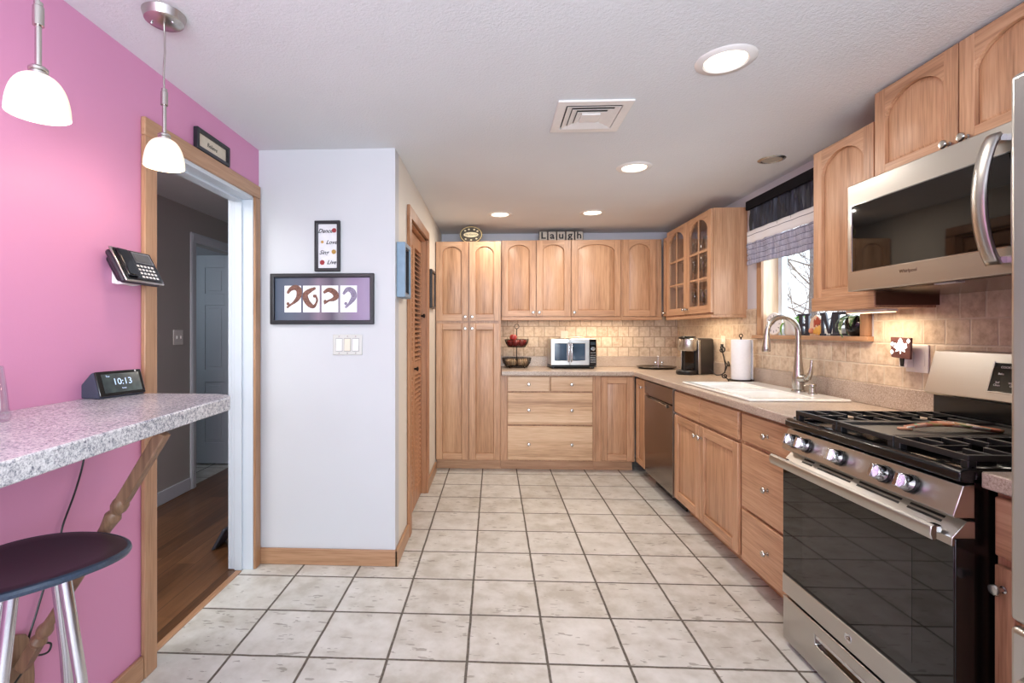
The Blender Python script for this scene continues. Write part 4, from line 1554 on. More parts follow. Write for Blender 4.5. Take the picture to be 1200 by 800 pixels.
t = thing('wall_phone', 'black and silver desk phone hung on the pink wall', 'telephone', (XL + 0.001, 1.655, 1.442), R_LEFT)
obj('wall_bracket', MB().slab([-0.045, 0.03], [0.0, 0.10], set(), -0.022, -0.0005, 'y').box(-0.045, 0.03, -0.05, -0.022, 0.0, 0.012), white_plastic, t, bevel=0.004)
PM = Matrix.Translation((0.0, -0.060, 0.062)) @ Matrix.Rotation(math.radians(-28), 4, 'X')
pw, ph = 0.090, 0.062
m = MB()
m.T = PM
m.prism([(-pw, -ph), (pw, -ph), (pw, ph), (-pw, ph)], 0.004, 0.026, 'y')
m.prism([(-pw * 0.8, -ph * 0.7), (pw * 0.6, -ph * 0.7), (pw * 0.6, ph * 0.8), (-pw * 0.8, ph * 0.8)], 0.026, 0.046, 'y')
body = obj('body', m, plain('phone_underside', (44, 30, 42), 0.5), t, bevel=0.012, seg=3)
m = MB()
m.T = PM
m.prism([(-pw - 0.003, -ph - 0.003), (pw + 0.003, -ph - 0.003), (pw + 0.003, ph + 0.003), (-pw - 0.003, ph + 0.003)], -0.004, 0.0035, 'y')
obj('silver_edge', m, st_v, t, bevel=0.006)
m = MB()
m.T = PM
m.box(-pw + 0.004, pw - 0.004, -0.009, -0.0045, -ph + 0.004, ph - 0.004)
obj('face', m, plain('gloss_black_phone', (16, 16, 20), 0.12), t, bevel=0.004)
m = MB()
m.T = PM
m.prism([(-0.090, -0.052), (-0.034, -0.052), (-0.038, 0.052), (-0.086, 0.052)], -0.020, -0.0095, 'y')
obj('handset', m, plain('handset_black', (14, 14, 18), 0.1), t, bevel=0.008, seg=3)
m = MB()
m.T = PM
m.box(-0.012, 0.076, -0.0102, -0.0092, 0.010, 0.052)
obj('screen_bezel', m, st_v, t)
m = MB()
m.T = PM
m.box(-0.008, 0.070, -0.0112, -0.0104, 0.014, 0.047)
obj('screen', m, plain('grey_lcd', (92, 92, 92), 0.3), t)
for r in range(4):
    for c_ in range(5):
        m = MB()
        m.T = PM
        x = -0.012 + c_ * 0.0175
        z = -0.003 - r * 0.0145
        m.box(x - 0.0055, x + 0.0055, -0.0112, -0.0092, z - 0.004, z + 0.004)
        obj('key', m, white_plastic, t, bevel=0.001)

# ------------------------------------------------------------------ on the white wall
t = thing('framed_sign', 'tall black framed sign with script words and flowers on the white wall', 'sign', (-0.911, YW - 0.0008, 1.607))
w, h = 0.142, 0.278
obj('frame', MB().slab([-w / 2, -w / 2 + 0.018, w / 2 - 0.018, w / 2], [0, 0.018, h - 0.018, h], {(1, 1)}, -0.020, -0.0005, 'y'), black_frame, t, bevel=0.004)
obj('print', box_mb(-w / 2 + 0.0185, w / 2 - 0.0185, -0.007, -0.0005, 0.0185, h - 0.0185), plain('white_print_paper', (224, 222, 226), 0.8), t)
for s, x, z in (('Dance', -0.014, 0.222), ('Love', 0.020, 0.160), ('Sing', -0.022, 0.104), ('Live', 0.020, 0.050)):
    obj('word', MB().text(s, 0.031, (x, -0.0076, z), 0.0003, 0.42, bold=0.0005), ink, t)


def flower(m, x, z, r, y=-0.0078):
    for k in range(7):
        a = 2 * PI * k / 7
        m.lathe([(0, 0), (r * 0.42, 0), (r * 0.42, 0.0006), (0, 0.0006)], (x + r * 0.6 * math.cos(a), y, z + r * 0.6 * math.sin(a)), (0, -1, 0), 10)
    m.lathe([(0, 0), (r * 0.4, 0), (r * 0.4, 0.001), (0, 0.001)], (x, y, z), (0, -1, 0), 10)


m = MB()
flower(m, 0.036, 0.225, 0.013)
flower(m, -0.030, 0.050, 0.014)
obj('red_flower', m, red_ink, t)
m = MB()
flower(m, 0.034, 0.108, 0.013)
flower(m, -0.030, 0.162, 0.008)
obj('gold_flower', m, gold_ink, t)

t = thing('picture_frame', 'wide black frame holding four small acrobat pictures on the white wall', 'picture', (-0.940, YW - 0.0008, 1.318))
w, h = 0.575, 0.278
obj('frame', MB().slab([-w / 2, -w / 2 + 0.022, w / 2 - 0.022, w / 2], [0, 0.022, h - 0.022, h], {(1, 1)}, -0.024, -0.0005, 'y'), black_frame, t, bevel=0.004)
mt = NT('striped_grey_mauve_mat')
spx = mt.n.new('ShaderNodeSeparateXYZ')
mt.l.new(mt.obj(), spx.inputs[0])
ux = mt.node('ShaderNodeMapRange', {0: spx.outputs[0], 1: -0.27, 2: 0.27, 3: 0.0, 4: 1.0})
mc = mt.ramp(ux, [(0.0, lin((72, 82, 100))), (0.16, lin((92, 98, 114))), (0.36, lin((100, 96, 112))), (0.46, lin((134, 116, 132))), (0.60, lin((96, 86, 102))), (0.68, lin((142, 134, 146))), (0.82, lin((150, 130, 160))), (1.0, lin((168, 150, 178)))])
obj('mat', box_mb(-w / 2 + 0.0225, w / 2 - 0.0225, -0.008, -0.0005, 0.0225, h - 0.0225), mt.done(mc, 0.7), t)
brown_ink = plain('brown_print', (122, 84, 72), 0.8, var=0.4, nscale=120)
mauve_ink = plain('mauve_print', (138, 128, 150), 0.8, var=0.3, nscale=120)
shapes = [([(-0.022, 0.018), (-0.008, 0.036), (0.012, 0.042), (0.026, 0.030), (0.024, 0.004), (0.008, -0.016), (-0.012, -0.030), (-0.024, -0.040)], brown_ink),
          ([(0.018, 0.040), (-0.004, 0.030), (-0.024, 0.014), (-0.020, -0.010), (-0.004, -0.030), (0.012, -0.034), (0.024, -0.010), (0.016, 0.012)], brown_ink),
          ([(-0.026, 0.020), (-0.006, 0.032), (0.016, 0.024), (0.026, 0.006), (0.014, -0.006), (-0.006, -0.012), (-0.024, -0.024)], brown_ink),
          ([(-0.022, 0.014), (-0.004, 0.034), (0.016, 0.026), (0.022, 0.004), (0.010, -0.016), (-0.004, -0.032), (-0.014, -0.040)], mauve_ink)]
for i, (path, ik) in enumerate(shapes):
    cx = -0.165 + 0.1035 * i
    cz = 0.139
    pc = obj('photo', box_mb(cx - 0.046, cx + 0.046, -0.0095, -0.0082, cz - 0.073, cz + 0.073), paper_white, t)
    m = MB()
    P = smooth_path([(a * 1.35, 0, b * 1.35) for a, b in path], 5)
    n = len(P)
    m.T = Matrix.Translation((cx, -0.0098, cz + 0.006)) @ Matrix.Diagonal((1, 0.03, 1, 1))
    m.tube(P, [0.006 + 0.010 * math.sin(PI * min(1, k / n * 1.3)) for k in range(n)], 8)
    m.ball((path[-1][0] * 1.1, 0, path[-1][1] * 0.8), 0.009)
    obj('printed_figure', m, ik, pc)

t = thing('light_switch', 'white triple rocker light switch on the white wall', 'light switch', (-0.802, YW - 0.0008, 1.150))
w, h = 0.163, 0.112
sp_l = obj('plate', box_mb(-w / 2, w / 2, -0.006, 0, 0, h), plain('switch_plate', (206, 205, 200), 0.35, var=0.01), t, bevel=0.003)
for k in (-1, 0, 1):
    m = MB().prism([(-0.0067, 0.023), (-0.011, 0.023), (-0.0085, h / 2), (-0.0075, h - 0.023), (-0.0067, h - 0.023)], k * 0.046 - 0.0165, k * 0.046 + 0.0165, 'x')
    obj('rocker_gap_shade', box_mb(k * 0.046 - 0.0185, k * 0.046 + 0.0185, -0.0066, -0.0061, 0.020, h - 0.020), plain('switch_gap_shade_grey', (150, 150, 152), 0.6), t)  # grey plate painted as the gap shadow around each rocker
    obj('rocker', m, cream_plastic if k == 0 else white_plastic, t, bevel=0.001)
    m = MB()
    for z in (0.010, h - 0.010):
        m.cyl((k * 0.046, -0.0062, z), (k * 0.046, -0.0075, z), 0.003, n=10)
    obj('screw', m, nickel, t)

t = thing('picture_frame', 'blue-grey deep box frame on the closet side wall', 'picture', (-0.5392, 2.79, 1.470), R_LEFT)
w, h = 0.19, 0.305
obj('frame', MB().slab([-w / 2, -w / 2 + 0.022, w / 2 - 0.022, w / 2], [0, 0.022, h - 0.022, h], {(1, 1)}, -0.048, -0.0005, 'y'), blue_frame, t, bevel=0.003)
obj('print', box_mb(-w / 2 + 0.0225, w / 2 - 0.0225, -0.010, -0.0005, 0.0225, h - 0.0225), plain('pale_print', (206, 210, 216), 0.8, var=0.2, nscale=20), t)
obj('inner_border', MB().slab([-w / 2 + 0.0225, -w / 2 + 0.030, w / 2 - 0.030, w / 2 - 0.0225], [0.0225, 0.03, h - 0.03, h - 0.0225], {(1, 1)}, -0.040, -0.0105, 'y'), black_frame, t)

t = thing('picture_frame', 'narrow dark framed picture between the louvred door and the pantry', 'picture', (-0.5392, 4.20, 1.475), R_LEFT)
w, h = 0.26, 0.325
obj('frame', MB().slab([-w / 2, -w / 2 + 0.02, w / 2 - 0.02, w / 2], [0, 0.02, h - 0.02, h], {(1, 1)}, -0.024, -0.0005, 'y'), black_frame, t, bevel=0.003)
obj('print', box_mb(-w / 2 + 0.0205, w / 2 - 0.0205, -0.012, -0.0005, 0.0205, h - 0.0205), plain('brown_print_panel', (136, 112, 92), 0.8, var=0.4, nscale=18), t)

# ------------------------------------------------------------------ in the hall
t = thing('light_switch', 'double light switch on the grey hall wall', 'light switch', (-2.4592, 3.715, 1.175), R_LEFT)
obj('plate', box_mb(-0.058, 0.058, -0.006, 0, 0, 0.116), white_plastic, t, bevel=0.003)
for k in (-1, 1):
    obj('toggle', box_mb(k * 0.024 - 0.006, k * 0.024 + 0.006, -0.016, -0.0062, 0.047, 0.069), white_plastic, t, bevel=0.002)
m = MB().prism([(0.0, 0.0), (0.02, 0.0), (0.085, 0.115), (0.077, 0.122), (0.066, 0.118)], 2.80, 2.93, 'y')
m.bm.transform(Matrix.Translation((-1.655, 0, 0)))
tag(obj('leaning_slab', m, plain('dark_grey_slab', (62, 64, 72), 0.4), bevel=0.004, loc=(-1.62, 2.865, 0)), 'dark slab leaning on the hall floor behind the white door jamb', 'object')  # plain dark slab, not identified as any particular object

# ------------------------------------------------------------------ on the back counter
t = thing('fruit_basket', 'two-tier dark wire fruit basket on the back counter', 'basket', (0.222, 4.83, CT))


def wire_bowl(r0, r1, z0, z1, nv=28, nh=6):
    m = MB()
    for k in range(nv):
        a = 2 * PI * k / nv
        m.tube([(r0 * math.cos(a), r0 * math.sin(a), z0), ((r0 * 0.35 + r1 * 0.65) * math.cos(a), (r0 * 0.35 + r1 * 0.65) * math.sin(a), z0 + (z1 - z0) * 0.45), (r1 * math.cos(a), r1 * math.sin(a), z1)], 0.0016, 5)
    for j in range(nh + 1):
        u = j / nh
        r = r0 + (r1 - r0) * u ** 0.75
        z = z0 + (z1 - z0) * u
        m.tube([(r * math.cos(2 * PI * k / 40), r * math.sin(2 * PI * k / 40), z) for k in range(40)], 0.0032 if j in (0, nh) else 0.0016, 6, True)
    for k in range(6):
        x = -r0 + 2 * r0 * (k + 0.5) / 6
        y = math.sqrt(max(0, r0 * r0 - x * x))
        m.tube([(x, -y, z0), (x, y, z0)], 0.0016, 5)
    return m


obj('lower_bowl', wire_bowl(0.105, 0.142, 0.010, 0.096, 44, 9), wire_mat, t)
obj('upper_bowl', wire_bowl(0.082, 0.116, 0.205, 0.276, 40, 8), wire_mat, t)
m = MB()
m.cyl((0, 0, 0.008), (0, 0, 0.385), 0.004, n=10)
m.tube([(0.022 * math.cos(2 * PI * k / 24), 0, 0.405 + 0.022 * math.sin(2 * PI * k / 24)) for k in range(24)], 0.003, 6, True)
obj('post', m, wire_mat, t)
m = MB()
for k in range(4):
    a = PI / 4 + k * PI / 2
    m.ball((0.10 * math.cos(a), 0.10 * math.sin(a), 0.0055), 0.0055)
obj('foot', m, wire_mat, t)

apple_m = plain('red_apple_skin', (160, 52, 48), 0.3, var=0.3, nscale=18)
onion_m = plain('garlic_skin', (196, 166, 130), 0.6, var=0.2, nscale=40)
white_fruit = plain('pale_wrapped_fruit', (206, 200, 190), 0.5, var=0.2, nscale=40)


def apple(r, m_, name):
    m = MB().lathe([(0, 0.18 * r), (0.25 * r, 0.05 * r), (0.55 * r, 0.06 * r), (0.9 * r, 0.55 * r), (1.0 * r, 1.05 * r), (0.85 * r, 1.55 * r), (0.5 * r, 1.78 * r), (0.2 * r, 1.70 * r), (0, 1.55 * r)], n=18)
    o = obj(name, m, m_, smooth=80)
    s = MB().tube([(0, 0, 1.55 * r), (0.08 * r, 0, 1.85 * r), (0.2 * r, 0, 2.0 * r)], 0.05 * r, 6)
    obj('stem', s, brace_wood, o)
    return o


ap = apple(0.036, apple_m, 'apple')
first = True
for k in range(7):
    a = 2 * PI * k / 6 + 0.3
    rr = 0.064 if k < 6 else 0.034
    o = ap if first else dup(ap)
    first = False
    o.location = (0.222 + rr * math.cos(a), 4.83 + rr * math.sin(a), CT + (0.212 if k < 6 else 0.264))
    if k == 6:
        o.location = (0.222 - 0.035, 4.83 - 0.030, CT + 0.262)
    tag(o, 'red apple in the upper bowl of the wire fruit basket', 'apple', 'apples in the upper wire bowl')
on = apple(0.035, onion_m, 'onion')
first = True
for k in range(6):
    a = 2 * PI * k / 6
    o = on if first else dup(on)
    first = False
    o.location = (0.222 + 0.076 * math.cos(a), 4.83 + 0.076 * math.sin(a), CT + 0.024)
    tag(o, 'tan onion in the lower bowl of the wire fruit basket', 'onion', 'onions in the lower wire bowl')

# toaster oven
t = thing('toaster_oven', 'silver toaster oven with two french doors on the back counter', 'toaster oven', (0.758, 4.72, CT))
w, h, d = 0.435, 0.287, 0.30
o_ = 0.028
obj('body', box_mb(-w / 2, w / 2, 0.012, d, o_, h), st_x, t, bevel=0.012, seg=3)
ft = MB()
for fx in (-w / 2 + 0.03, w / 2 - 0.03):
    for fy in (0.04, d - 0.04):
        ft.cyl((fx, fy, 0.0005), (fx, fy, o_ + 0.002), 0.015, n=14)
obj('foot', ft, black_plastic, t)
obj('base_tray', box_mb(-w / 2 - 0.006, w / 2 - 0.0, -0.010, d - 0.01, o_ - 0.010, o_ - 0.0005), black_plastic, t, bevel=0.002)
cw = 0.072
x0, x1 = -w / 2 + 0.002, w / 2 - cw
xm = (x0 + x1) / 2
blue_glass = plain('oven_window_glass', (66, 84, 104), 0.05, 0, 0.8, 0.25, 8)
for a, b, hx in ((x0, xm - 0.001, xm - 0.014), (xm + 0.001, x1, xm + 0.014)):
    dd = obj('door', MB().slab([a, a + (0.036 if a == x0 else 0.026), b - (0.026 if a == x0 else 0.036), b], [o_ + 0.006, o_ + 0.05, h - 0.045, h - 0.006], {(1, 1)}, -0.006, 0.0115, 'y'), st_x, t, bevel=0.003)
    obj('window', box_mb(a + (0.036 if a == x0 else 0.026), b - (0.026 if a == x0 else 0.036), 0.0, 0.008, o_ + 0.05, h - 0.045), blue_glass, dd, smooth=0)
    m = MB().tube([(hx, -0.006, o_ + 0.04), (hx, -0.032, o_ + 0.05), (hx, -0.034, o_ + 0.07), (hx, -0.034, h - 0.07), (hx, -0.032, h - 0.05), (hx, -0.006, h - 0.04)], 0.008, 10)
    obj('handle', m, chrome, dd)
cpn = obj('control_panel', box_mb(x1 + 0.004, w / 2 - 0.003, -0.006, 0.0115, o_ + 0.004, h - 0.006), black_glass, t, bevel=0.003)
obj('dial', MB().lathe([(0, 0), (0.021, 0), (0.019, 0.016), (0, 0.017)], ((x1 + w / 2) / 2, -0.0062, h - 0.095), (0, -1, 0), 20), chrome, cpn)
obj('display', box_mb(x1 + 0.014, w / 2 - 0.013, -0.0072, -0.0062, h - 0.060, h - 0.030), plain('dark_lcd', (46, 58, 66), 0.2), cpn)
for r in range(5):
    for c_ in range(3):
        xx = x1 + 0.020 + c_ * 0.0165
        zz = h - 0.135 - r * 0.022
        obj('button', box_mb(xx - 0.005, xx + 0.005, -0.0078, -0.0062, zz - 0.004, zz + 0.004), nickel, cpn)
m = MB().prism([(-0.13, 0), (0.05, 0), (0.06, 0.012), (0.02, 0.018), (-0.10, 0.014)], 4.80, 4.93, 'y')
m.bm.transform(Matrix.Translation((0.82, 0, CT + h + 0.0005)))
tag(obj('folded_cloth', m, plain('cream_cloth', (226, 208, 180), 0.9), bevel=0.005, loc=(0.78, 4.86, CT + h)), 'cream folded cloth lying on top of the toaster oven', 'cloth')
t = thing('wall_outlet', 'cream wall outlet on the tiles just above the toaster oven', 'outlet', (0.714, YB - 0.0105, 1.205))
obj('plate', box_mb(-0.036, 0.036, -0.006, 0, 0, 0.078), cream_plastic, t, bevel=0.003)
for zz in (0.020, 0.050):
    obj('socket', box_mb(-0.014, 0.014, -0.0078, -0.0062, zz, zz + 0.016), cream_plastic, t, bevel=0.002)

# condiment tray in the corner
t = thing('serving_tray', 'low dark tray in the counter corner', 'tray', (1.56, 4.80, CT))
m = MB().lathe([(0, 0.0005), (0.150, 0.0005), (0.158, 0.004), (0.185, 0.018), (0.183, 0.021), (0.155, 0.008), (0, 0.006)], n=40)
obj('dish', m, plain('dark_pewter', (96, 84, 74), 0.25, 0.7), t)
t2 = thing('condiment_caddy', 'small wire caddy with a centre post standing on the corner tray', 'caddy', (1.575, 4.79, CT + 0.0095))
obj('base', MB().lathe([(0, 0), (0.03, 0), (0.05, 0.004), (0, 0.006)], n=24), chrome, t2)
obj('post', MB().tube([(0, 0, 0.004), (0, 0, 0.09), (0.010, 0, 0.10), (0, 0, 0.11), (-0.008, 0, 0.10)], 0.0025, 8), chrome, t2)
m = MB().lathe([(0, 0), (0.014, 0), (0.017, 0.015), (0.012, 0.04), (0, 0.04)], n=16)
sk = obj('shaker', m, ware_glass)
obj('shaker_lid', MB().lathe([(0, 0.0402), (0.0125, 0.0402), (0.012, 0.050), (0, 0.053)], n=16), chrome, sk)
sk.location = (1.545, 4.775, CT + 0.0160)
tag(sk, 'glass shaker left of the post on the corner tray', 'shaker')
s2 = dup(sk, (1.607, 4.775, CT + 0.0160), None, 'glass shaker right of the post on the corner tray')

# coffee maker
t = thing('coffee_maker', 'black and silver pod coffee maker on the corner of the counter', 'coffee maker', (1.655, 4.18, CT), math.radians(-62))
m = MB()
m.prism([(-0.085, 0.0005), (0.085, 0.0005), (0.085, 0.10), (0.080, 0.285), (0.070, 0.300), (-0.07, 0.300), (-0.080, 0.285), (-0.085, 0.10)], -0.02, 0.165, 'y')
obj('body', m, plain('coffee_maker_black', (44, 40, 38), 0.32), t, bevel=0.012, seg=3)
m = MB()
for s in (-1, 1):
    m.prism([(s * 0.0855, 0.004), (s * 0.0905, 0.004), (s * 0.0855, 0.285), (s * 0.0805, 0.285)], -0.028, -0.004, 'y')
obj('side_trim', m, st_v, t, bevel=0.002)
m = MB().lathe([(0, 0.195), (0.070, 0.195), (0.078, 0.205), (0.080, 0.270), (0.076, 0.292), (0.055, 0.306), (0, 0.310)], (0, -0.045, 0), n=30)
obj('brew_head', m, st_x, t)
m = MB().lathe([(0, 0), (0.058, 0), (0.060, 0.008), (0, 0.010)], (0, -0.045, 0.3085), n=28)
m.prism([(-0.020, 0.300), (0.020, 0.300), (0.020, 0.312), (-0.020, 0.312)], -0.135, -0.09, 'y')
obj('lid', m, black_plastic, t, bevel=0.002)
m = MB().lathe([(0, 0.0005), (0.078, 0.0005), (0.083, 0.010), (0.083, 0.030), (0.078, 0.036), (0, 0.034)], (0, -0.065, 0), n=30)
obj('drip_tray', m, black_plastic, t)
m = MB().prism([(-0.045, 0.034), (0.045, 0.034), (0.045, 0.20), (-0.045, 0.20)], -0.030, -0.0205, 'y')
obj('back_splash', m, black_glass, t)

# outlet and coffee maker cord on the right wall
t = thing('wall_outlet', 'cream wall outlet behind the paper towel roll', 'outlet', (XR - 0.0105, 4.04, 1.125), R_RIGHT)
obj('plate', box_mb(-0.038, 0.038, -0.006, 0, 0, 0.118), cream_plastic, t, bevel=0.003)
for zz in (0.024, 0.068):
    obj('socket', box_mb(-0.014, 0.014, -0.0078, -0.0062, zz, zz + 0.026), white_plastic, t, bevel=0.002)
m = MB().tube(smooth_path([(1.735, 4.01, CT + 0.05), (1.76, 3.97, CT + 0.012), (1.80, 3.93, CT + 0.03), (1.815, 3.90, CT + 0.10), (1.80, 3.86, CT + 0.125), (1.79, 3.82, CT + 0.11), (1.80, 3.85, CT + 0.09), (1.82, 3.95, CT + 0.12), (1.838, 4.03, 1.10), (1.842, 4.04, 1.150)]), 0.004, 8)
m.box(1.830, 1.8415, 4.028, 4.052, 1.148, 1.176)
tag(obj('power_cord', m, black_plastic, loc=(1.80, 3.95, CT)), 'black coffee maker cord bunched beside the paper towel roll', 'cord')

# paper towel holder and roll
PTX, PTY = 1.742, 3.545
t = thing('paper_towel_holder', 'dark scrolled wire paper towel holder beside the sink', 'paper towel holder', (PTX, PTY, CT))
m = MB()
m.tube([(0.078 * math.cos(2 * PI * k / 32), 0.078 * math.sin(2 * PI * k / 32), 0.014) for k in range(32)], 0.0045, 8, True)
m.tube([(-0.078, 0, 0.014), (0.078, 0, 0.014)], 0.004, 8)
m.tube([(0, -0.078, 0.014), (0, 0.078, 0.014)], 0.004, 8)
for k in range(3):
    a = 2 * PI * k / 3 + 0.5
    m.ball((0.078 * math.cos(a), 0.078 * math.sin(a), 0.0075), 0.007)
obj('base', m, wire_mat, t)
m = MB().cyl((0, 0, 0.014), (0, 0, 0.315), 0.005, n=10)
m.tube([(0.012 * math.cos(2 * PI * k / 20), 0, 0.326 + 0.012 * math.sin(2 * PI * k / 20)) for k in range(20)], 0.003, 6, True)
obj('post', m, wire_mat, t)
m = MB()
P = []
for k in range(22):
    a = 2 * PI * 1.25 * k / 21
    r = 0.005 + 0.020 * k / 21
    P.append((-0.118 + r * math.cos(a + 0.4), 0.03, 0.225 + r * math.sin(a + 0.4)))
P += [(-0.108, 0.03, 0.19), (-0.092, 0.03, 0.11), (-0.098, 0.03, 0.06)]
m.tube(P, 0.0042, 8)
P = []
for k in range(22):
    a = 2 * PI * 1.25 * k / 21
    r = 0.006 + 0.016 * k / 21
    P.append((-0.098 + r * math.cos(PI - a), 0.03, 0.040 + r * math.sin(PI - a)))
m.tube(P[::-1] + [(-0.078, 0.02, 0.014)], 0.0042, 8)
obj('scroll_arm', m, wire_mat, t)
m = MB().lathe([(0.020, 0), (0.061, 0), (0.0625, 0.004), (0.0625, 0.276), (0.061, 0.280), (0.020, 0.280), (0.020, 0)], n=40)
m.prism([(0.0615, -0.01), (0.0615, -0.030), (0.060, -0.045), (0.061, -0.045), (0.0627, -0.030), (0.0625, -0.01)], 0.002, 0.278, 'z')
t = tag(obj('paper_towel_roll', m, paper_white), 'white paper towel roll standing on the scrolled wire holder', 'paper towel')
t.location = (PTX, PTY, CT + 0.0195)

# night light plugged in beside the stove
t = thing('wall_outlet', 'white wall outlet behind the leaf night light', 'outlet', (XR - 0.0105, 2.225, 1.100), R_RIGHT)
obj('plate', box_mb(-0.058, 0.058, -0.006, 0, 0, 0.122), white_plastic, t, bevel=0.003)
obj('socket', box_mb(0.010, 0.042, -0.0078, -0.0062, 0.03, 0.092), white_plastic, t, bevel=0.002)
t = thing('night_light', 'square brown night light with a glowing white leaf', 'night light', (XR - 0.018, 2.258, 1.105), R_RIGHT)
obj('plug_body', box_mb(-0.022, 0.022, -0.030, -0.0005, 0.015, 0.085), white_plastic, t, bevel=0.004)
m = MB().prism([(-0.052, 0.058), (0.050, 0.052), (0.054, 0.146), (-0.056, 0.150)], -0.040, -0.031, 'y')
obj('shade', m, plain('brown_cutout_plate', (98, 60, 56), 0.5, var=0.25, nscale=40), t, bevel=0.002)
leaf = [(0, -0.34), (0.05, -0.12), (0.32, -0.22), (0.27, -0.06), (0.48, 0.06), (0.40, 0.12), (0.44, 0.30), (0.22, 0.24), (0.16, 0.34), (0.12, 0.46), (0.0, 0.60)]
leaf = leaf + [(-x, y) for x, y in leaf[-2:0:-1]]
m = MB().prism([(x * 0.075, 0.100 + y * 0.075) for x, y in leaf], -0.0418, -0.0403, 'y')
for fx, fz in ((-0.044, 0.118), (-0.046, 0.082), (0.042, 0.132)):
    m.prism([(fx, fz - 0.010), (fx + 0.009, fz), (fx, fz + 0.010), (fx - 0.009, fz)], -0.0415, -0.0403, 'y')
obj('leaf_window', m, glow('lit_leaf', (255, 248, 240), 4.0), t)
m = MB().prism([(-0.006, 0.020), (0.006, 0.020), (0.010, 0.057), (-0.010, 0.057)], -0.036, -0.031, 'y')
obj('sensor', m, black_plastic, t)

# ------------------------------------------------------------------ on top of the cabinets
t = thing('oval_sign', 'dark oval plaque with cream lettering on top of the pantry cabinet', 'sign', (-0.216, 4.60, 2.1025))
m = MB()
m.prism([(0.108 * math.cos(2 * PI * k / 40), 0.082 + 0.082 * math.sin(2 * PI * k / 40)) for k in range(40)], -0.006, 0.010, 'y')
obj('plaque', m, plain('dark_olive_plaque', (62, 54, 38), 0.5, var=0.4, nscale=60), t, bevel=0.002)
m = MB().tube([(0.100 * math.cos(2 * PI * k / 40), -0.007, 0.082 + 0.074 * math.sin(2 * PI * k / 40)) for k in range(40)], 0.0035, 6, True)
obj('gilt_border', m, plain('gilt_paint', (206, 184, 132), 0.5), t)
m = MB()
m.prism([(0.070 * math.cos(2 * PI * k / 24), 0.082 + 0.024 * math.sin(2 * PI * k / 24)) for k in range(24)], -0.008, -0.0062, 'y')
for x, z in ((-0.055, 0.120), (-0.02, 0.132), (0.03, 0.130), (0.06, 0.115), (-0.05, 0.042), (0.0, 0.033), (0.05, 0.044)):
    m.ball((x, -0.007, z), 0.010, (1, 0.2, 0.7))
cb = obj('cream_band', m, plain('cream_paint_band', (226, 212, 176), 0.6), t)
obj('lettering', MB().text('The Kitchen', 0.024, (0, -0.0088, 0.082), 0.0003), ink, t)

bl_p = plain('letter_block_paper', (176, 168, 158), 0.7, var=0.12, nscale=50)
bl_d = plain('letter_block_edge', (66, 56, 50), 0.7)
for i, ch in enumerate('Laugh'):
    pos = ['first', 'second', 'third', 'fourth', 'last'][i]
    t = thing('letter_block', 'square block with the letter %s, %s in the word Laugh' % (ch if ch == 'L' else ch, pos), 'letter block', (0.478 + 0.0865 * i, 4.80, 2.1625), 0, 'letter blocks spelling Laugh on the wall cabinet')
    obj('block', box_mb(-0.040, 0.040, 0, 0.02, 0, 0.088), bl_d, t, bevel=0.002)
    obj('face', box_mb(-0.036, 0.036, -0.0012, -0.0002, 0.004, 0.084), bl_p, t)
    obj('lettering', MB().text(ch, 0.088 if ch == 'L' else 0.092, (0, -0.002, 0.045 if ch not in 'g' else 0.048), 0.0006, sx=1.1, bold=0.0022), ink, t)

# ------------------------------------------------------------------ window valance and things on the sill
VX = XR - 0.002
t = right_thing('window_valance', 'black gathered valance above cream and grey-blue ruched shade', 3.565, 'valance', x=VX - 0.075, z=1.74)
VW = 1.02
m = MB()
m.box(0, VW, 0.0, 0.014, 0.395, 0.457)
m.box(0, 0.012, 0.014, 0.073, 0.395, 0.457)
m.box(VW - 0.012, VW, 0.014, 0.073, 0.395, 0.457)
m.box(0.012, VW - 0.012, 0.014, 0.073, 0.445, 0.457)
fab_black = plain('black_valance_fabric', (13, 13, 20), 0.85, var=0.2, spec=0.2)
obj('header_board', m, fab_black, t, bevel=0.003)
gt = NT('sheer_black_gather')
wv = gt.noise(gt.mapped((34, 34, 3)), 1.0, 3.0)
gcol = gt.ramp(wv, [(0.35, lin((14, 16, 26))), (0.55, lin((34, 38, 54))), (0.75, lin((86, 94, 112)))])
gath = gt.done(gcol, 0.6)
m = MB().sheet(lambda u, v: (0.002 + (VW - 0.004) * u, 0.026 + 0.010 * math.sin(u * 150 + 1.5 * math.sin(v * 3 + u * 20)) + 0.004 * math.sin(u * 310), 0.225 + 0.19 * v), 200, 6)
obj('gathered_skirt', m, gath, t, solid=0.002, smooth=60)
ct = NT('cream_band_fabric')
cs = ct.n.new('ShaderNodeSeparateXYZ')
ct.l.new(ct.obj(), cs.inputs[0])
ln = ct.math('LESS_THAN', ct.math('ABSOLUTE', ct.math('SUBTRACT', cs.outputs[2], 0.212)), 0.0022)
cream_f = ct.done(ct.mix(ln, lin((222, 222, 226)), lin((92, 92, 108))), 0.85)
m = MB().sheet(lambda u, v: (0.0 + VW * u, 0.012 + 0.003 * math.sin(u * 40), 0.158 + 0.085 * v), 60, 4)
obj('cream_band', m, cream_f, t, solid=0.004, smooth=60)
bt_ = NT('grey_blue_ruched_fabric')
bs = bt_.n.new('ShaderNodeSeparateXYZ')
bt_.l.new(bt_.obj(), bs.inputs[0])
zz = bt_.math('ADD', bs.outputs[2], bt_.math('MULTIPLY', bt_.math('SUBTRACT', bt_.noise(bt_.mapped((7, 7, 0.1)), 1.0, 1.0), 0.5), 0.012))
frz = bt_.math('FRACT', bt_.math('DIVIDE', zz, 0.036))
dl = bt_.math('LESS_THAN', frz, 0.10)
nf = bt_.noise(bt_.mapped((60, 60, 6)), 1.0, 3.0)
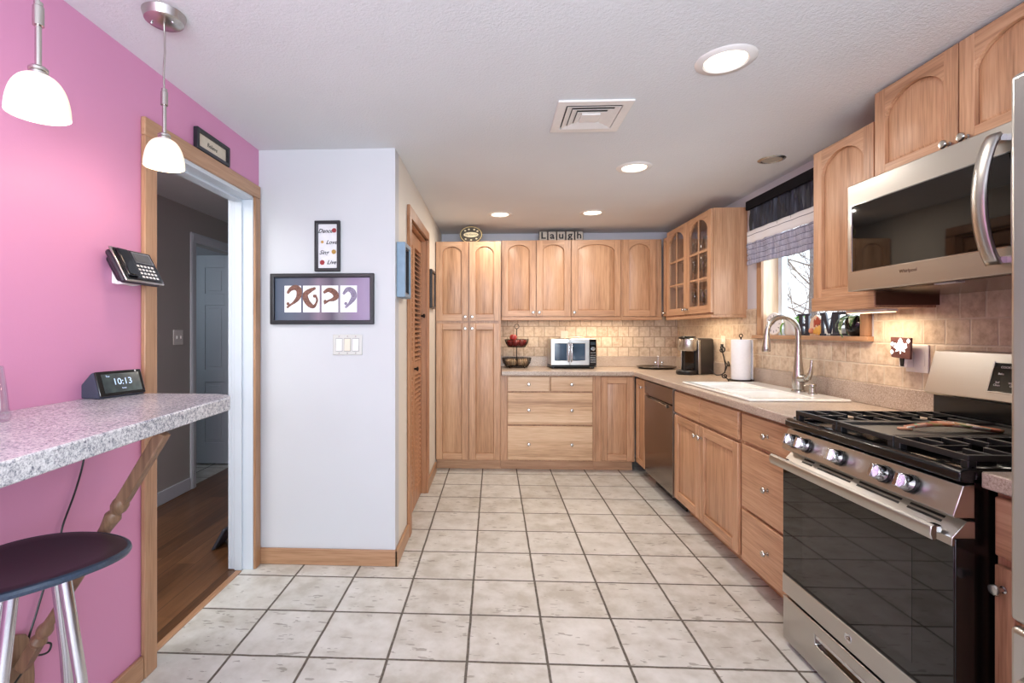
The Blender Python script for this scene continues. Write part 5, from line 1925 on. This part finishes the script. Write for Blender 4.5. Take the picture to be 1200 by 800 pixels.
bcol = bt_.ramp(nf, [(0.3, lin((128, 130, 152))), (0.7, lin((172, 174, 194)))])
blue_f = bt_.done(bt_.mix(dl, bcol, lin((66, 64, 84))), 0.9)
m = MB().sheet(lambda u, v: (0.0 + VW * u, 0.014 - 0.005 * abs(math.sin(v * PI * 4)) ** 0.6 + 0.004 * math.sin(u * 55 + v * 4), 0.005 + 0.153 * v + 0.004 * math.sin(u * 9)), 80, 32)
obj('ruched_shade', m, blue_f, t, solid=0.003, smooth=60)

SZ = WZ0 + 0.0165
SXI = 1.905
t = thing('clock', 'small round white-rimmed clock standing on the window sill behind the faucet', 'clock', (SXI - 0.01, 3.41, SZ), R_RIGHT + math.radians(10))
cr = 0.070
obj('rim', MB().tube([(cr * math.cos(2 * PI * k / 36), 0, cr + 0.006 + cr * math.sin(2 * PI * k / 36)) for k in range(36)], 0.006, 8, True), white_plastic, t)
obj('dial', MB().lathe([(0, 0), (cr, 0), (cr, 0.006), (0, 0.006)], (0, 0.003, cr + 0.006), (0, -1, 0), 36), plain('clock_dial', (236, 236, 238), 0.3, var=0.01), t)
m = MB()
for k in range(12):
    m.T = Matrix.Translation((0, -0.0036, cr + 0.006)) @ Matrix.Rotation(k * PI / 6, 4, 'Y')
    m.box(-0.0022, 0.0022, -0.0006, 0.0004, cr - 0.024, cr - 0.010)
for a, L_ in ((0.9, 0.045), (-1.7, 0.032)):
    m.T = Matrix.Translation((0, -0.0042, cr + 0.006)) @ Matrix.Rotation(a, 4, 'Y')
    m.box(-0.002, 0.002, -0.0006, 0.0004, -0.008, L_)
obj('markings', m, plain('clock_marks', (130, 132, 138), 0.5), t)


def leaf_mb(L, W_, droop, az, base, tilt0=0.9):
    m = MB()
    m.T = Matrix.Translation(base) @ Matrix.Rotation(az, 4, 'Z')

    def fn(u, v):
        w = W_ * math.sin(PI * (0.06 + 0.90 * u)) ** 0.8
        return (L * u * math.cos(tilt0 - droop * u), (v - 0.5) * w, L * u * math.sin(tilt0 - droop * u) + 0.12 * W_ * abs(2 * v - 1))
    m.sheet(fn, 8, 4)
    return m


t = thing('potted_plant', 'small bright green plant in a white pot on the window sill', 'potted plant', (SXI, 3.215, SZ))
obj('pot', MB().lathe([(0, 0), (0.040, 0), (0.048, 0.010), (0.054, 0.085), (0.056, 0.104), (0.051, 0.104), (0.048, 0.088), (0, 0.086)], n=28), white_porcelain, t)
obj('soil', MB().lathe([(0, 0.0865), (0.047, 0.0885), (0, 0.093)], n=20), plain('soil', (70, 50, 36), 0.95, var=0.3, nscale=90), t)
for k, (az, tl, L_) in enumerate(((3.6, 0.9, 0.085), (2.9, -0.3, 0.10), (1.0, 1.0, 0.08), (5.0, 1.1, 0.09), (4.4, 0.5, 0.08), (0.2, 1.2, 0.07))):
    obj('leaf', leaf_mb(L_, 0.042, 0.9, az, (0.028 * math.cos(az), 0.028 * math.sin(az), 0.092), tl), leaf_green, t, solid=0.001)

letter_m = plain('dark_navy_letter', (42, 46, 60), 0.35, var=0.25, nscale=30)
edge_m = plain('pale_letter_edge', (150, 160, 176), 0.35)


def serif_letter(ch):
    w, h, s = 0.092, 0.132, 0.026
    m = MB()
    a, b = -w / 2, w / 2
    bars = []
    if ch == 'H':
        bars = [(a + 0.010, a + 0.010 + s, 0, h), (b - 0.010 - s, b - 0.010, 0, h), (a + 0.036, b - 0.036, h * 0.43, h * 0.56),
                (a, a + 0.046, 0, 0.012), (b - 0.046, b, 0, 0.012), (a, a + 0.046, h - 0.012, h), (b - 0.046, b, h - 0.012, h)]
    if ch == 'E':
        bars = [(a + 0.010, a + 0.010 + s, 0, h), (a, b, 0, 0.014), (a, b, h - 0.014, h), (a + 0.036, b - 0.026, h * 0.44, h * 0.56), (b - 0.012, b, 0.014, 0.036), (b - 0.012, b, h - 0.036, h - 0.014)]
    if ch == 'M':
        a, b = -0.056, 0.056
        bars = [(a + 0.008, a + 0.022, 0, h), (b - 0.030, b - 0.008, 0, h), (a, a + 0.032, 0, 0.012), (b - 0.044, b, 0, 0.012), (a, a + 0.022, h - 0.012, h), (b - 0.022, b, h - 0.012, h)]
    for i, (x0, x1, z0, z1) in enumerate(bars):
        e = 0.0004 * (i % 3)
        m.box(x0, x1, -0.006 - e, 0.006 + e, z0, z1)
    if ch == 'M':
        m.prism([(a + 0.010, h), (a + 0.036, h), (0.008, 0.012), (-0.004, 0.012)], -0.0066, 0.0066, 'y')
        m.prism([(0.0, 0.012), (0.008, 0.012), (b - 0.020, h), (b - 0.034, h)], -0.0061, 0.0061, 'y')
    return m


for ch, yy, lab in (('H', 3.085, 'dark standing letter H first in the word HOME on the window sill'), ('M', 2.862, 'dark standing letter M in the word HOME on the window sill'), ('E', 2.768, 'dark standing letter E last in the word HOME on the window sill')):
    o = obj('standing_letter', serif_letter(ch), letter_m, bevel=0.0015)
    o.location = (SXI - 0.01, yy, SZ)
    o.rotation_euler = (0, 0, R_RIGHT + 0.22)
    tag(o, lab, 'letter', 'standing letters on the window sill')
# the letter O is an autumn ornament: ring of pumpkin, leaf and house shapes
t = thing('autumn_ornament', 'autumn ornament with red leaf and pumpkin between letters H and M', 'ornament', (SXI - 0.01, 2.966, SZ), R_RIGHT)
cream_o = plain('ornament_cream', (222, 196, 170), 0.6)
m = MB()
m.prism([(-0.054, 0), (0.054, 0), (0.054, 0.066), (0.040, 0.100), (0.0, 0.122), (-0.038, 0.100), (-0.054, 0.064)], -0.010, 0.010, 'y')
obj('board', m, cream_o, t, bevel=0.003)
m = MB().prism([(0.024 + x * 0.062, 0.074 + y * 0.060) for x, y in leaf], -0.015, -0.0105, 'y')
obj('red_leaf', m, plain('red_leaf_paint', (166, 66, 44), 0.5), t)
m = MB().prism([(0.010 + 0.8 * x * 0.09, 0.020 + y * 0.05) for x, y in leaf], -0.0140, -0.0105, 'y')
m.T = Matrix.Translation((0.036, -0.012, 0.030))
m.ball((0, 0, 0), 0.024, (0.8, 0.3, 1.2))
m.T = Matrix.Identity(4)
obj('yellow_leaf', m, plain('yellow_leaf_paint', (224, 172, 82), 0.5), t)
m = MB()
for k in range(5):
    a = -0.8 + k * 0.4
    m.ball((-0.030 + 0.010 * math.sin(a), -0.016, 0.028), 0.016, (0.5, 0.6, 1.0))
obj('pumpkin', m, plain('pumpkin_pink_orange', (214, 140, 110), 0.5), t)
m = MB().prism([(-0.012, 0.05), (0.0, 0.05), (0.0, 0.085), (-0.006, 0.098), (-0.012, 0.085)], -0.013, -0.0105, 'y')
obj('painted_figure', m, plain('dull_red_paint', (170, 84, 70), 0.6), t)

t = thing('potted_plant', 'variegated plant in a glossy black pot at the right end of the window sill', 'potted plant', (SXI - 0.015, 2.630, SZ))
obj('pot', MB().lathe([(0, 0), (0.034, 0), (0.040, 0.006), (0.058, 0.040), (0.060, 0.075), (0.052, 0.100), (0.046, 0.106), (0.042, 0.100), (0.046, 0.085), (0, 0.085)], n=28), plain('gloss_black_pot', (18, 18, 22), 0.08), t)
obj('soil', MB().lathe([(0, 0.0855), (0.045, 0.0875), (0, 0.092)], n=20), plain('dark_soil', (50, 38, 30), 0.95, var=0.3, nscale=90), t)
vl = NT('variegated_leaf')
vn = vl.noise(vl.obj(), 60.0, 2.0)
varieg = vl.done(vl.ramp(vn, [(0.42, lin((62, 104, 58))), (0.55, lin((128, 158, 104))), (0.66, lin((224, 232, 214)))]), 0.45)
for k in range(11):
    az = 2 * PI * k / 11 + 0.3
    obj('leaf', leaf_mb(0.075 + 0.02 * (k % 3), 0.030, 1.7, az, (0.03 * math.cos(az), 0.03 * math.sin(az), 0.092), 1.1 - 0.25 * (k % 3)), varieg, t, solid=0.001)

# ------------------------------------------------------------------ under-cabinet lamps
strip_m = glow('warm_strip', (255, 216, 164), 3.0)


def under_light(x0, x1, y0, y1, z, power, label, along_x):
    cx, cy = (x0 + x1) / 2, (y0 + y1) / 2
    t = thing('under_cabinet_light', label, 'under-cabinet light', (cx, cy, z))
    hx, hy = (x1 - x0) / 2, (y1 - y0) / 2
    obj('housing', box_mb(-hx, hx, -hy, hy, 0.0, 0.012), white_plastic, t)
    obj('diffuser', box_mb(-hx + 0.004, hx - 0.004, -hy + 0.004, hy - 0.004, -0.003, -0.0003), strip_m, t)
    a = area('strip_lamp', (0, 0, -0.006), (0, 0, 0), 2 * hx - 0.01, 2 * hy - 0.01, power, WARM)
    a.parent = t


under_light(0.76, 1.36, 4.80, 4.845, 1.392, 3.6, 'warm strip light under the wide single-door wall cabinet', True)
under_light(0.20, 0.60, 4.80, 4.845, 1.392, 1.3, 'dim strip light under the two-door wall cabinet', True)
under_light(1.66, 1.70, 3.76, 4.36, 1.391, 2.4, 'warm strip light under the glass-door cabinet', False)
under_light(1.70, 1.745, 2.20, 2.45, 1.366, 1.6, 'warm strip light under the cabinet beside the microwave', False)

# ------------------------------------------------------------------ outside the sink window
struct('ground_outside', box_mb(2.05, 40, -20, 40, -0.9, -0.8), plain('snow', (232, 236, 242), 0.9), smooth=0)
bark = plain('grey_bark', (116, 104, 98), 0.9, var=0.2, nscale=20)


def bare_tree(x, y, h, seed, label):
    rnd = random.Random(seed)
    t = thing('bare_tree', label, 'tree', (x, y, -0.8))
    m = MB()
    tr = MB()
    tr.tube([(0, 0, 0), (0.05, 0.02, h * 0.3), (0.02, -0.05, h * 0.6), (0.0, 0.0, h)], [0.10, 0.075, 0.045, 0.012], 10)
    obj('trunk', tr, bark, t)

    def br(p, d, L, r, depth):
        pts = [p]
        rs = [r]
        q = Vector(p)
        d = d.copy()
        for k in range(4):
            d = (d + Vector((rnd.uniform(-.25, .25), rnd.uniform(-.25, .25), rnd.uniform(-.12, .2)))).normalized()
            q = q + d * L / 4
            pts.append(q.copy())
            rs.append(r * (1 - 0.18 * (k + 1)))
        m.tube(pts, rs, 5)
        if depth:
            for k in range(4):
                i = rnd.randint(1, 4)
                dd = (d + Vector((rnd.uniform(-1, 1), rnd.uniform(-1, 1), rnd.uniform(-.5, .7)))).normalized()
                br(pts[i], dd, L * rnd.uniform(0.45, 0.7), r * 0.55, depth - 1)
    for k in range(26):
        z = h * (0.16 + 0.78 * k / 25)
        a = k * 2.4
        br(Vector((0.03, -0.02, z)), Vector((math.cos(a), math.sin(a), 0.45)).normalized(), h * 0.34 * (1.1 - 0.6 * k / 25), 0.013, 2)
    obj('branch', m, bark, t)


bare_tree(5.0, 8.0, 5.2, 3, 'bare grey tree seen through the middle of the sink window')
bare_tree(9.6, 15.2, 6.0, 11, 'bare grey tree further off beyond the sink window')
